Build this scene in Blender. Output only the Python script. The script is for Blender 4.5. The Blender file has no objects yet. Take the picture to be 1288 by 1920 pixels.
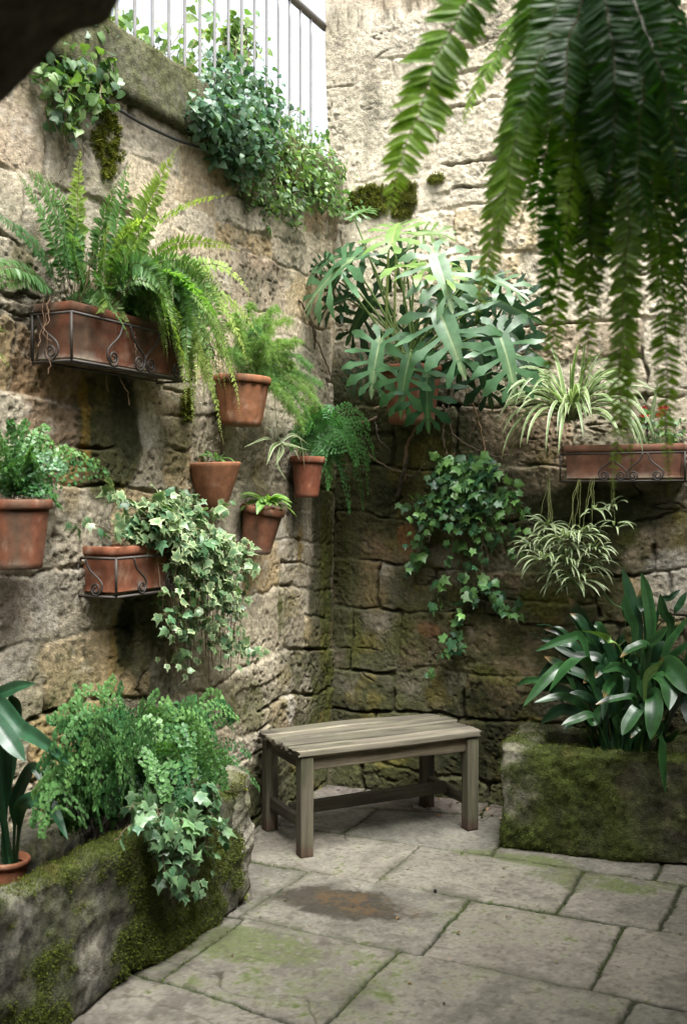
import bpy, bmesh, math, random
import numpy as np
from mathutils import Vector, Matrix
from mathutils.geometry import delaunay_2d_cdt

R = math.radians
sc = bpy.context.scene
# ---------------------------------------------------------------- camera
CAMH = 1.58
FPX = 1978.0                      # focal length in photo pixels
cam_d = bpy.data.cameras.new("camera")
cam = bpy.data.objects.new("camera", cam_d)
sc.collection.objects.link(cam)
cam.location = (0, 0, CAMH)
cam.rotation_euler = (R(90), 0, 0)
cam_d.sensor_fit = 'VERTICAL'
cam_d.sensor_height = 36.0
cam_d.lens = FPX / 1920 * 36.0
cam_d.shift_y = -30 / 1920
cam_d.clip_start = 0.05
cam_d.clip_end = 500
cam_d.dof.use_dof = True
cam_d.dof.focus_distance = 4.4
cam_d.dof.aperture_fstop = 3.4
sc.camera = cam
# ---------------------------------------------------------------- light
SUN_DIR = Vector((0.17, -0.36, 0.92)).normalized()      # towards the sun
elev = math.asin(SUN_DIR.z)
w = bpy.data.worlds.new("World")
sc.world = w
w.use_nodes = True
nt = w.node_tree
nt.nodes.clear()
wo = nt.nodes.new('ShaderNodeOutputWorld')
bg = nt.nodes.new('ShaderNodeBackground')
sky = nt.nodes.new('ShaderNodeTexSky')
sky.sky_type = 'NISHITA'
sky.sun_disc = False
sky.sun_elevation = elev
sky.sun_rotation = math.atan2(SUN_DIR.x, SUN_DIR.y)
sky.air_density = 1.0
sky.dust_density = 5.0
sky.ozone_density = 1.0
hs = nt.nodes.new('ShaderNodeHueSaturation')
hs.inputs['Saturation'].default_value = 0.30
nt.links.new(sky.outputs[0], hs.inputs['Color'])
nt.links.new(hs.outputs[0], bg.inputs[0])
bg.inputs[1].default_value = 0.10
nt.links.new(bg.outputs[0], wo.inputs[0])
sl = bpy.data.lights.new("sun", 'SUN')
so = bpy.data.objects.new("sun", sl)
sc.collection.objects.link(so)
sl.energy = 2.1
sl.angle = R(38)
sl.color = (1.0, 0.985, 0.96)
so.rotation_euler = SUN_DIR.to_track_quat('Z', 'Y').to_euler()
so.location = (1, -2, 8)
sc.view_settings.view_transform = 'Standard'
sc.view_settings.look = 'None'
sc.view_settings.exposure = 2.2
sc.view_settings.gamma = 1.0
sc.cycles.max_bounces = 8
sc.cycles.diffuse_bounces = 2
sc.cycles.glossy_bounces = 2
sc.cycles.transmission_bounces = 4
sc.cycles.transparent_max_bounces = 4
sc.cycles.sample_clamp_indirect = 6.0

# ---------------------------------------------------------------- frames
CX, CY = -0.06, 5.80                       # the corner of the two walls (ground)
C0 = np.array([CX, CY, 0.0])
LV = np.array([0.435, 0.900, 0.0]); LV /= np.linalg.norm(LV)      # along the left wall, away
RV = np.array([0.900, -0.435, 0.0]); RV /= np.linalg.norm(RV)     # along the right wall, towards the viewer
UP = np.array([0, 0, 1.0])

def W(a, b, z):
    """a metres from the left wall, b metres from the right wall, z up"""
    return C0 + a * RV - b * LV + np.array([0, 0, z])

def ray(px, py):
    return np.array([(px - 644) / FPX, 1.0, (930 - py) / FPX])

def LW(px, py, a=0.0):
    """point a metres off the left wall seen at photo pixel px,py"""
    d = ray(px, py); o = np.array([0, 0, CAMH])
    k = (a - np.dot(o - C0, RV)) / np.dot(d, RV)
    return o + k * d

def RW(px, py, b=0.0):
    d = ray(px, py); o = np.array([0, 0, CAMH])
    k = (-b - np.dot(o - C0, LV)) / np.dot(d, LV)
    return o + k * d

def FL(px, py, z=0.0):
    d = ray(px, py)
    k = (z - CAMH) / d[2]
    return np.array([0, 0, CAMH]) + k * d

def AT(px, py, dist):
    return np.array([0, 0, CAMH]) + dist * ray(px, py)

def ab(P):
    q = np.asarray(P) - C0
    return float(np.dot(q, RV)), float(-np.dot(q, LV)), float(q[2])

def pix(P):
    return 644 + FPX * P[0] / P[1], 930 - FPX * (P[2] - CAMH) / P[1]

# ---------------------------------------------------------------- numpy noise
def _tab(seed):
    return np.random.RandomState(seed).rand(256, 256)

def vn(x, y, s, seed=0):
    T = _tab(seed)
    x = np.asarray(x) * s + 1000; y = np.asarray(y) * s + 1000
    xi = np.floor(x).astype(int); yi = np.floor(y).astype(int)
    fx = x - xi; fy = y - yi
    fx = fx * fx * fx * (fx * (fx * 6 - 15) + 10); fy = fy * fy * fy * (fy * (fy * 6 - 15) + 10)
    a = T[xi & 255, yi & 255]; b = T[(xi + 1) & 255, yi & 255]
    c = T[xi & 255, (yi + 1) & 255]; d = T[(xi + 1) & 255, (yi + 1) & 255]
    return ((a * (1 - fx) + b * fx) * (1 - fy) + (c * (1 - fx) + d * fx) * fy) * 2 - 1

def fbm(x, y, s, o=4, seed=0, g=0.5):
    t = 0; amp = 1; n = 0
    for k in range(o):
        t = t + amp * vn(x + 3.1 * k, y - 1.7 * k, s * 2 ** k, seed + 17 * k); n += amp; amp *= g
    return t / n

def vn3(P, s, seed=0):
    T = np.random.RandomState(seed).rand(64, 64, 64)
    p = P * s + 500
    i = np.floor(p).astype(int); f = p - i
    f = f * f * (3 - 2 * f)
    i = i & 63; j = (i + 1) & 63
    x0, y0, z0 = i.T; x1, y1, z1 = j.T; fx, fy, fz = f.T
    def L(a, b, t): return a * (1 - t) + b * t
    return 2 * L(L(L(T[x0, y0, z0], T[x1, y0, z0], fx), L(T[x0, y1, z0], T[x1, y1, z0], fx), fy),
                 L(L(T[x0, y0, z1], T[x1, y0, z1], fx), L(T[x0, y1, z1], T[x1, y1, z1], fx), fy), fz) - 1

def fbm3(P, s, o=4, seed=0, g=0.5):
    t = 0; amp = 1; n = 0
    for k in range(o):
        t = t + amp * vn3(P + 0.37 * k, s * 2 ** k, seed + 5 * k); n += amp; amp *= g
    return t / n

def sst(a, b, x):
    t = np.clip((x - a) / (b - a), 0, 1)
    return t * t * (3 - 2 * t)

def nrm(v):
    v = np.asarray(v, float)
    return v / np.maximum(np.linalg.norm(v, axis=-1, keepdims=True), 1e-9)

def mixc(c, d, m):
    return c * (1 - m[:, None]) + np.asarray(d)[None, :] * m[:, None]

# ---------------------------------------------------------------- objects
def tag(o, label=None, cat=None, group=None, kind=None):
    if label: o['label'] = label
    if cat: o['category'] = cat
    if group: o['group'] = group
    if kind: o['kind'] = kind
    return o

def thing(name, label, cat, loc=(0, 0, 0), group=None):
    o = bpy.data.objects.new(name, None)
    o.empty_display_size = 0.05
    sc.collection.objects.link(o)
    o.location = tuple(float(v) for v in loc)
    return tag(o, label, cat, group)

def mk(name, V, faces, mat, parent=None, col=None, smooth=True, link=True):
    """faces: list of int arrays (n,3) or (n,4)"""
    V = np.asarray(V, float)
    if parent is not None:
        V = V - np.array(parent_loc(parent))[None, :]
    me = bpy.data.meshes.new(name)
    fs = [np.asarray(f, np.int32) for f in faces if len(f)]
    idx = np.concatenate([f.ravel() for f in fs])
    tot = np.concatenate([np.full(len(f), f.shape[1], np.int32) for f in fs])
    st = np.concatenate([[0], np.cumsum(tot)[:-1]]).astype(np.int32)
    me.vertices.add(len(V)); me.vertices.foreach_set('co', V.astype(np.float32).ravel())
    me.loops.add(len(idx)); me.loops.foreach_set('vertex_index', idx)
    me.polygons.add(len(tot)); me.polygons.foreach_set('loop_start', st)
    me.polygons.foreach_set('loop_total', tot)
    me.polygons.foreach_set('use_smooth', np.full(len(tot), smooth, bool))
    if col is not None:
        at = me.attributes.new('col', 'FLOAT_COLOR', 'POINT')
        c = np.ones((len(V), 4), np.float32); c[:, :3] = col
        at.data.foreach_set('color', c.ravel())
    me.materials.append(mat)
    me.update(calc_edges=True)
    o = bpy.data.objects.new(name, me)
    sc.collection.objects.link(o)
    if parent is not None: o.parent = parent
    return o

def parent_loc(p):
    l = np.zeros(3)
    while p is not None:
        l = l + np.array(p.location); p = p.parent
    return l

class Buf:
    def __init__(s): s.V = []; s.T = []; s.Q = []; s.C = []; s.n = 0
    def add(s, V, tris=None, quads=None, col=(0.5, 0.5, 0.5)):
        V = np.asarray(V, float).reshape(-1, 3); s.V.append(V)
        if tris is not None and len(tris): s.T.append(np.asarray(tris) + s.n)
        if quads is not None and len(quads): s.Q.append(np.asarray(quads) + s.n)
        c = np.asarray(col, float)
        s.C.append(np.broadcast_to(c, (len(V), 3)) if c.ndim == 1 else c)
        s.n += len(V)
    def inst(s, tm, P, M, col):
        """tm=(V,tris,quads,edge); P (N,3); M (N,3,3) columns are the axes (scaled); col (N,3) or (N,m,3)"""
        V, T, Q = tm[0], tm[1], tm[2]
        N, m = len(P), len(V)
        if N == 0: return
        X = np.einsum('nij,mj->nmi', M, V) + np.asarray(P)[:, None, :]
        off = (np.arange(N) * m)[:, None, None]
        col = np.asarray(col, float)
        if col.ndim == 2: col = np.repeat(col[:, None, :], m, 1)
        s.add(X.reshape(-1, 3), (np.asarray(T)[None] + off).reshape(-1, 3) if len(T) else None,
              (np.asarray(Q)[None] + off).reshape(-1, 4) if len(Q) else None, col.reshape(-1, 3))
    def build(s, name, mat, parent=None, smooth=True):
        f = []
        if s.T: f.append(np.concatenate(s.T))
        if s.Q: f.append(np.concatenate(s.Q))
        return mk(name, np.concatenate(s.V), f, mat, parent, np.concatenate(s.C), smooth)

def basis(Y, N, sc_=1.0):
    """columns X,Y,Z with Y along dir and Z near N; Y,N (n,3)"""
    Y = nrm(Y); Z = nrm(N - np.sum(N * Y, -1, keepdims=True) * Y); X = np.cross(Y, Z)
    M = np.stack([X, Y, Z], -1)
    s = np.asarray(sc_, float)
    return M * (s.reshape(-1, 1, 1) if s.ndim else s)

def bez(S, M, T, n):
    t = np.linspace(0, 1, n)[:, None]
    return (1 - t) ** 2 * S + 2 * t * (1 - t) * M + t * t * T

def bezm(pts, n):
    """smooth curve through the points (catmull-rom)"""
    P = np.asarray(pts, float); P = np.vstack([2 * P[0] - P[1], P, 2 * P[-1] - P[-2]])
    k = len(P) - 3; u = np.linspace(0, k - 1e-6, n); i = np.floor(u).astype(int); t = (u - i)[:, None]
    a, b, c, d = P[i], P[i + 1], P[i + 2], P[i + 3]
    return 0.5 * (2 * b + (c - a) * t + (2 * a - 5 * b + 4 * c - d) * t ** 2 + (3 * b - a - 3 * c + d) * t ** 3)

def tangents(P):
    return nrm(np.gradient(P, axis=0))

def frames(P, hint):
    T = tangents(P); N = np.zeros_like(P); h = np.asarray(hint, float)
    for i in range(len(P)):
        v = h - np.dot(h, T[i]) * T[i]
        l = np.linalg.norm(v)
        if l < 1e-3: v = np.cross(T[i], [1, 0, 0]); l = np.linalg.norm(v)
        N[i] = v / l; h = N[i]
    return T, N, np.cross(T, N)

def tube(B, P, r, k=5, col=(0.5, 0.5, 0.5), cap=True):
    P = np.asarray(P, float); n = len(P)
    T, N, S = frames(P, (0.3, 0.2, 0.9))
    r = np.broadcast_to(np.asarray(r, float), (n,))
    a = np.arange(k) / k * 2 * math.pi
    V = P[:, None, :] + r[:, None, None] * (np.cos(a)[None, :, None] * N[:, None, :] + np.sin(a)[None, :, None] * S[:, None, :])
    i = np.arange(n - 1)[:, None]; j = np.arange(k)[None, :]; j2 = (j + 1) % k
    Q = np.stack([i * k + j + 0 * i, i * k + j2, (i + 1) * k + j2, (i + 1) * k + j], -1).reshape(-1, 4)
    V = V.reshape(-1, 3); tr = []
    if cap:
        V = np.vstack([V, P[:1], P[-1:]])
        for q in range(k):
            tr.append((n * k, (q + 1) % k, q)); tr.append((n * k + 1, (n - 1) * k + q, (n - 1) * k + (q + 1) % k))
    c = np.asarray(col, float)
    if c.ndim == 2: c = np.vstack([np.repeat(c, k, 0)] + ([c[:1], c[-1:]] if cap else []))
    B.add(V, tr, Q, c)

def grid_faces(n, m, flip=False):
    i = np.arange(n - 1)[:, None]; j = np.arange(m - 1)[None, :]
    q = np.stack([i * m + j, (i + 1) * m + j, (i + 1) * m + j + 1, i * m + j + 1], -1).reshape(-1, 4)
    return q[:, ::-1] if flip else q

def rbox(half, r, res):
    """rounded box surface with normals, origin centred"""
    half = np.asarray(half, float); Vs = []; Ns = []; Qs = []; n0 = 0
    for ax in range(3):
        for sg in (-1, 1):
            u, v = [(1, 2), (2, 0), (0, 1)][ax]
            nu = max(2, int(round(2 * half[u] / res)) + 1); nv = max(2, int(round(2 * half[v] / res)) + 1)
            def lin(h, n):
                e = np.array([-h, -h + 0.3 * r, -h + r]); m = np.linspace(-h + r, h - r, max(2, n))
                return np.concatenate([e[:2], m, -e[:2][::-1]])
            gu, gv = np.meshgrid(lin(half[u], nu), lin(half[v], nv), indexing='ij')
            p = np.zeros(gu.shape + (3,)); p[..., u] = gu; p[..., v] = gv; p[..., ax] = sg * half[ax]
            p = p.reshape(-1, 3); q = np.clip(p, -(half - r), half - r); nn = nrm(p - q)
            Vs.append(q + r * nn); Ns.append(nn); Qs.append(grid_faces(*gu.shape, flip=(sg < 0)) + n0); n0 += len(p)
    V = np.concatenate(Vs); N = np.concatenate(Ns); Q = np.concatenate(Qs)
    key = np.round(V / 1e-5).astype(np.int64)
    _, ix, inv = np.unique(key, axis=0, return_index=True, return_inverse=True)
    inv = inv.ravel()
    return V[ix], N[ix], inv[Q]

# ---------------------------------------------------------------- materials
def mat_new(name):
    m = bpy.data.materials.new(name); m.use_nodes = True
    n = m.node_tree; n.nodes.clear()
    out = n.nodes.new('ShaderNodeOutputMaterial'); p = n.nodes.new('ShaderNodeBsdfPrincipled')
    n.links.new(p.outputs[0], out.inputs[0])
    return m, n, p, out

def nz(n, scale, detail=5, rough=0.6, vec=None, dist=0.0):
    t = n.nodes.new('ShaderNodeTexNoise'); t.inputs['Scale'].default_value = scale
    t.inputs['Detail'].default_value = detail; t.inputs['Roughness'].default_value = rough
    t.inputs['Distortion'].default_value = dist
    if vec: n.links.new(vec, t.inputs['Vector'])
    return t

def attr_mat(name, rough=0.85, spec=0.3, amp=0.35, scale=45, bump=0.35, bdist=0.004, b2=160, rvar=0.0):
    """surface coloured by the mesh's own colour attribute, with fine grain and bump"""
    m, n, p, out = mat_new(name)
    a = n.nodes.new('ShaderNodeAttribute'); a.attribute_name = 'col'
    tc = n.nodes.new('ShaderNodeTexCoord'); v = tc.outputs['Object']
    t = nz(n, scale, 7, 0.7, v)
    mr = n.nodes.new('ShaderNodeMapRange'); mr.inputs[1].default_value = 0.3; mr.inputs[2].default_value = 0.7
    mr.inputs[3].default_value = 1 - amp; mr.inputs[4].default_value = 1 + amp
    n.links.new(t.outputs[0], mr.inputs[0])
    mx = n.nodes.new('ShaderNodeVectorMath'); mx.operation = 'SCALE'
    n.links.new(a.outputs['Color'], mx.inputs[0]); n.links.new(mr.outputs[0], mx.inputs['Scale'])
    n.links.new(mx.outputs[0], p.inputs['Base Color'])
    p.inputs['Roughness'].default_value = rough
    p.inputs['Specular IOR Level'].default_value = spec
    if bump:
        t2 = nz(n, b2, 6, 0.65, v)
        ad = n.nodes.new('ShaderNodeMath'); ad.operation = 'ADD'
        n.links.new(t.outputs[0], ad.inputs[0]); n.links.new(t2.outputs[0], ad.inputs[1])
        b = n.nodes.new('ShaderNodeBump'); b.inputs['Strength'].default_value = bump; b.inputs['Distance'].default_value = bdist
        n.links.new(ad.outputs[0], b.inputs['Height']); n.links.new(b.outputs[0], p.inputs['Normal'])
    return m

def leaf_mat(name, rough=0.42, spec=0.45, trans=0.35, tint=(1.3, 1.5, 0.55), nscale=60, namp=0.25):
    m, n, p, out = mat_new(name)
    a = n.nodes.new('ShaderNodeAttribute'); a.attribute_name = 'col'
    tc = n.nodes.new('ShaderNodeTexCoord')
    t = nz(n, nscale, 3, 0.6, tc.outputs['Object'])
    mr = n.nodes.new('ShaderNodeMapRange'); mr.inputs[1].default_value = 0.3; mr.inputs[2].default_value = 0.7
    mr.inputs[3].default_value = 1 - namp; mr.inputs[4].default_value = 1 + namp
    n.links.new(t.outputs[0], mr.inputs[0])
    mx = n.nodes.new('ShaderNodeVectorMath'); mx.operation = 'SCALE'
    n.links.new(a.outputs['Color'], mx.inputs[0]); n.links.new(mr.outputs[0], mx.inputs['Scale'])
    n.links.new(mx.outputs[0], p.inputs['Base Color'])
    p.inputs['Roughness'].default_value = rough; p.inputs['Specular IOR Level'].default_value = spec
    b = n.nodes.new('ShaderNodeBump'); b.inputs['Strength'].default_value = 0.25; b.inputs['Distance'].default_value = 0.003
    n.links.new(t.outputs[0], b.inputs['Height']); n.links.new(b.outputs[0], p.inputs['Normal'])
    tr = n.nodes.new('ShaderNodeBsdfTranslucent')
    ml = n.nodes.new('ShaderNodeVectorMath'); ml.operation = 'MULTIPLY'; ml.inputs[1].default_value = tint
    n.links.new(mx.outputs[0], ml.inputs[0]); n.links.new(ml.outputs[0], tr.inputs[0])
    ms = n.nodes.new('ShaderNodeMixShader'); ms.inputs[0].default_value = trans
    n.links.new(p.outputs[0], ms.inputs[1]); n.links.new(tr.outputs[0], ms.inputs[2])
    n.links.new(ms.outputs[0], out.inputs[0])
    return m

def wood_mat(name, axis):
    m, n, p, out = mat_new(name)
    a = n.nodes.new('ShaderNodeAttribute'); a.attribute_name = 'col'
    g = n.nodes.new('ShaderNodeAttribute'); g.attribute_name = 'grain'
    t = nz(n, 1.0, 8, 0.72, g.outputs['Vector'], 0.6)
    t2 = nz(n, 0.25, 4, 0.6, g.outputs['Vector'], 0.2)
    ad = n.nodes.new('ShaderNodeMath'); ad.operation = 'ADD'
    n.links.new(t.outputs[0], ad.inputs[0]); n.links.new(t2.outputs[0], ad.inputs[1])
    mr = n.nodes.new('ShaderNodeMapRange'); mr.inputs[1].default_value = 0.72; mr.inputs[2].default_value = 1.25
    mr.inputs[3].default_value = 0.35; mr.inputs[4].default_value = 1.5
    n.links.new(ad.outputs[0], mr.inputs[0])
    mx = n.nodes.new('ShaderNodeVectorMath'); mx.operation = 'SCALE'
    n.links.new(a.outputs['Color'], mx.inputs[0]); n.links.new(mr.outputs[0], mx.inputs['Scale'])
    n.links.new(mx.outputs[0], p.inputs['Base Color'])
    p.inputs['Roughness'].default_value = 0.75; p.inputs['Specular IOR Level'].default_value = 0.25
    b = n.nodes.new('ShaderNodeBump'); b.inputs['Strength'].default_value = 0.7; b.inputs['Distance'].default_value = 0.003
    n.links.new(ad.outputs[0], b.inputs['Height']); n.links.new(b.outputs[0], p.inputs['Normal'])
    return m

M_WALL = attr_mat('stone_masonry', 0.92, 0.15, 0.42, 48, 1.0, 0.010, 150)
M_FLOOR = attr_mat('flagstone', 0.72, 0.16, 0.20, 70, 0.55, 0.004, 200)
M_ROCK = attr_mat('mossy_stone', 0.92, 0.15, 0.6, 42, 1.0, 0.012, 150)
M_TERRA = attr_mat('terracotta', 0.8, 0.25, 0.30, 26, 0.35, 0.003, 220)
M_SOIL = attr_mat('soil', 0.95, 0.15, 0.5, 90, 0.9, 0.008, 200)
M_IRON = attr_mat('wrought_iron', 0.6, 0.4, 0.35, 80, 0.3, 0.001, 300)
M_RAIL = attr_mat('railing_paint', 0.5, 0.4, 0.12, 30, 0.1, 0.001, 200)
M_WOOD = wood_mat('weathered_wood', 0)
M_STEM = attr_mat('plant_stem', 0.7, 0.3, 0.3, 60, 0.3, 0.001, 200)
M_BARK = attr_mat('bark', 0.9, 0.2, 0.4, 70, 0.7, 0.003, 220)
M_MOSS = leaf_mat('moss', 0.9, 0.1, 0.2, (1.2, 1.3, 0.6))
M_FERN = leaf_mat('fern_leaf', 0.42, 0.45, 0.42)
M_LEAF = leaf_mat('leaf', 0.40, 0.5, 0.30)
M_IVY = leaf_mat('ivy_leaf', 0.38, 0.5, 0.25, (1.1, 1.3, 0.6))
M_GLOSS = leaf_mat('glossy_leaf', 0.34, 0.42, 0.10, (1.1, 1.4, 0.5), 25, 0.2)
M_PHILO = leaf_mat('philodendron_leaf', 0.36, 0.45, 0.28, (1.2, 1.7, 0.45), 22, 0.22)
M_HFERN = leaf_mat('hanging_fern_leaf', 0.42, 0.4, 0.50, (1.2, 1.5, 0.45))
M_STRAP = leaf_mat('variegated_leaf', 0.42, 0.4, 0.30, (1.1, 1.2, 0.7))
M_PETAL = leaf_mat('petal', 0.5, 0.3, 0.3, (1.2, 0.8, 0.8))
# ================================================================ masonry walls
def masonry(U, Z, z0, z1, u0, u1, seed, ch=(0.19, 0.36), bw=(0.24, 0.62)):
    rg = np.random.RandomState(seed)
    Uw = U + 0.075 * fbm(U, Z, 1.6, 3, seed + 1) + 0.016 * fbm(U, Z, 13, 3, seed + 2)
    Zw = Z + 0.075 * fbm(U, Z, 1.4, 3, seed + 3) + 0.018 * fbm(U, Z, 11, 3, seed + 4)
    ed = [z0 - 0.4]
    while ed[-1] < z1 + 0.4: ed.append(ed[-1] + rg.uniform(*ch))
    ed = np.array(ed); ci = np.clip(np.searchsorted(ed, Zw) - 1, 0, len(ed) - 2)
    dist = np.zeros_like(U); bid = np.zeros(U.shape, int); tiltu = np.zeros_like(U); tiltz = np.zeros_like(U)
    nb = 0; tone = []
    for c in range(len(ed) - 1):
        m = ci == c
        us = [u0 - 0.5 - rg.uniform(0, 0.5)]
        while us[-1] < u1 + 0.6: us.append(us[-1] + rg.uniform(*bw))
        us = np.array(us)
        if m.any():
            x = Uw[m]; z = Zw[m]; bi = np.clip(np.searchsorted(us, x) - 1, 0, len(us) - 2)
            lo, hi = ed[c], ed[c + 1]
            split = rg.rand(len(us)) < 0.22; sp = lo + (hi - lo) * rg.uniform(0.4, 0.6, len(us))
            zl = np.where(split[bi] & (z > sp[bi]), sp[bi], lo); zh = np.where(split[bi] & (z <= sp[bi]), sp[bi], hi)
            du = np.minimum(x - us[bi], us[bi + 1] - x); dz = np.minimum(z - zl, zh - z)
            k = 0.02; h = np.clip(0.5 + 0.5 * (du - dz) / k, 0, 1)
            dist[m] = du * (1 - h) + dz * h - k * h * (1 - h)
            bid[m] = nb + bi * 2 + (split[bi] & (z > sp[bi]))
            tiltu[m] = x - 0.5 * (us[bi] + us[bi + 1]); tiltz[m] = z - 0.5 * (zl + zh)
        nb += 2 * len(us)
    T = rg.rand(nb, 6)
    return dist, T[bid], tiltu, tiltz

def wall_height(U, Z, seed, z0, z1, u0, u1, smear, **kw):
    d, T, tu, tz = masonry(U, Z, z0, z1, u0, u1, seed, **kw)
    d = d + 0.008 * fbm(U, Z, 22, 3, seed + 9)
    jm = np.clip(0.28 + 0.9 * fbm(U, Z, 2.6, 3, seed + 11), 0.06, 1.0)
    face = sst(0.0, 0.014, d)
    off = (T[..., 0] - 0.5) * 0.018 + (T[..., 1] - 0.5) * 0.09 * tu + (T[..., 2] - 0.3) * 0.12 * tz
    rgh = fbm(U, Z, 9, 5, seed + 20, 0.55) * 0.008 + fbm(U, Z, 40, 3, seed + 21, 0.7) * 0.007
    pit = -0.013 * sst(0.30, 0.62, fbm(U, Z, 30, 3, seed + 22)) * sst(-0.1, 0.4, fbm(U, Z, 3, 2, seed + 23))
    chip = -0.012 * sst(0.25, 0.6, fbm(U, Z, 12, 4, seed + 24)) * (1 - sst(0.02, 0.09, d))
    h = face * (0.010 + off + pit) + rgh + chip - (1 - face) * 0.020 * jm
    # rendered / mortar-smeared areas are flatter
    hs = 0.010 + fbm(U, Z, 5, 5, seed + 30, 0.55) * 0.008 + fbm(U, Z, 50, 2, seed + 31) * 0.003
    h = h * (1 - smear) + np.maximum(h * 0.35, hs) * smear
    # dark crevices where mortar has fallen out, mostly along lower edges
    r = np.abs(fbm(U * 0.5, Z * 1.5, 3.0, 4, seed + 40)); cm = sst(0.30, 0.5, fbm(U, Z, 4.5, 2, seed + 41)) * (1 - smear * 0.5)
    crack = (1 - sst(0.004, 0.020, r)) * cm
    h = h - 0.022 * crack
    slip = (1 - sst(0.0, 0.011, d)) * sst(0.22 if seed == 41 else 0.05, 0.5 if seed == 41 else 0.35, fbm(U, Z, 4.0, 2, seed + 42)) * (1 - 0.6 * smear)
    h = h - 0.03 * slip
    # small chips, flakes and pits all over the faces
    fl_ = np.abs(fbm(U + 0.02 * vn(U, Z, 20, seed), Z * 1.35, 7.5, 4, seed + 44, 0.6)); fm = sst(0.02, 0.35, fbm(U, Z, 3.3, 3, seed + 45))
    chat = (1 - sst(0.004, 0.035, fl_)) * fm
    holes = sst(0.50, 0.68, vn(U, Z, 48, seed + 46)) * sst(-0.1, 0.3, fbm(U, Z, 3.8, 2, seed + 47))
    h = h - 0.007 * chat - 0.007 * holes
    crack = np.maximum(crack, np.maximum(chat * 0.55, holes * 0.55))
    return h, face, T, d, crack, slip

def nonuni(a, b, step, ext, k=14):
    core = np.arange(a, b + 1e-6, step)
    far = b + (ext - b) * (np.linspace(0, 1, k + 1)[1:] ** 2)
    return np.concatenate([core, far])

def near(U, Z, P, ru, rz, seed, amp=0.45, s=9):
    """soft ragged patch round a point"""
    q = np.sqrt(((U - P[0]) / ru) ** 2 + ((Z - P[1]) / rz) ** 2) + amp * fbm(U, Z, s, 4, seed)
    return 1 - sst(0.6, 1.1, q)

def Lp(px, py): p = ab(LW(px, py)); return p[1], p[2]
def Rp(px, py): p = ab(RW(px, py)); return p[0], p[2]

def wall_colour(U, Z, face, T, d, crack, slip, seed, smear, damp_shade):
    pale = sst(1.9, 2.7, Z + 0.4 * fbm(U, Z, 1.5, 3, seed + 80)) * (0.8 if seed == 58 else 0.18)  # wall tops lightened in colour to paint in light from the open sky
    n = U.size; u = U.ravel(); z = Z.ravel(); f = face.ravel(); T = T.reshape(n, -1)
    c = np.zeros((n, 3)) + np.array([0.45, 0.395, 0.285]) * (0.88 if seed == 41 else 1.0)
    c = mixc(c, (0.56, 0.50, 0.385), sst(0.35, 0.9, T[:, 3]) * 0.8)
    c = mixc(c, (0.30, 0.275, 0.22), sst(0.5, 1.0, T[:, 4]) * 0.75)
    c = mixc(c, (0.43, 0.305, 0.14), sst(0.58, 0.95, T[:, 5]) * 0.85)
    c = mixc(c, (0.30, 0.185, 0.105), sst(0.80, 1.0, T[:, 2]) * 0.7)
    c = mixc(c, (0.54, 0.475, 0.36), np.maximum(1 - f, smear.ravel() * 0.85) * 0.75)      # mortar
    g1 = fbm(u, z, 2.2, 5, seed + 50, 0.6); g2 = fbm(u, z, 7, 5, seed + 51, 0.65); g3 = fbm(u, z, 26, 3, seed + 52, 0.7)
    c = c * (1 + 0.26 * g2 + 0.20 * g3 + 0.18 * g1)[:, None]
    c = mixc(c, (0.195, 0.172, 0.112), sst(0.05, 0.50, g1 * 0.6 + g2 * 0.6) * 0.75)           # weathering
    c = mixc(c, (0.055, 0.050, 0.038), sst(0.18, 0.5, g3 + 0.5 * g2) * sst(-0.1, 0.4, g1) * 0.7)   # dark lichen specks
    c = mixc(c, (0.58, 0.54, 0.45), sst(0.28, 0.6, fbm(u, z, 16, 4, seed + 53)) * 0.45)
    dm = damp_shade.ravel()
    wet_shade = np.clip(dm + 0.35 * g1 + 0.25 * g2, 0, 1)
    c = mixc(c, (0.040, 0.037, 0.024), sst(0.30, 0.95, wet_shade) * 0.90)                              # dark moisture stain, with shade painted in
    c = mixc(c, (0.070, 0.078, 0.028), sst(0.45, 0.95, wet_shade + 0.35 * g2 + 0.2 * (1 - f)) * 0.60)    # algae
    c = mixc(c, (0.17, 0.14, 0.040), sst(0.25, 0.5, fbm(u, z, 5, 4, seed + 54)) * sst(0.2, 0.6, wet_shade) * 0.55)
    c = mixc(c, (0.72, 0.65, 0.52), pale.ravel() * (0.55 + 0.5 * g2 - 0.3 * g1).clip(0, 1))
    for (p_, ru, rz, k) in ALG.get(seed, []):
        c = mixc(c, (0.095, 0.100, 0.022), near(u, z, p_, ru, rz, seed + 90, 0.5, 7) * k * (0.6 + 0.6 * g2).clip(0, 1))
    sm_ = sst(0.10, 0.45, fbm(u * 5, z * 0.7, 1.6, 4, seed + 95)) * sst(0.2, 0.5, fbm(u, z, 1.1, 2, seed + 96) + .35)      # run-off streaks
    c = mixc(c, (0.13, 0.118, 0.080), sm_ * 0.55)
    cr = np.maximum(crack.ravel(), slip.ravel())
    c = mixc(c, (0.06, 0.052, 0.035), cr * 0.7)
    for (p_, ru, rz, cc, k) in PAT.get(seed, []):
        c = mixc(c, cc, near(u, z, p_, ru, rz, seed + 97, 0.45, 6) * (k * (1 + 0.6 * g2 + 0.4 * g3)).clip(0, 1))
    lum = c.mean(1, keepdims=True); c = lum + 1.08 * (c - lum)
    return np.clip(c, 0.008, 0.8)

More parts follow.
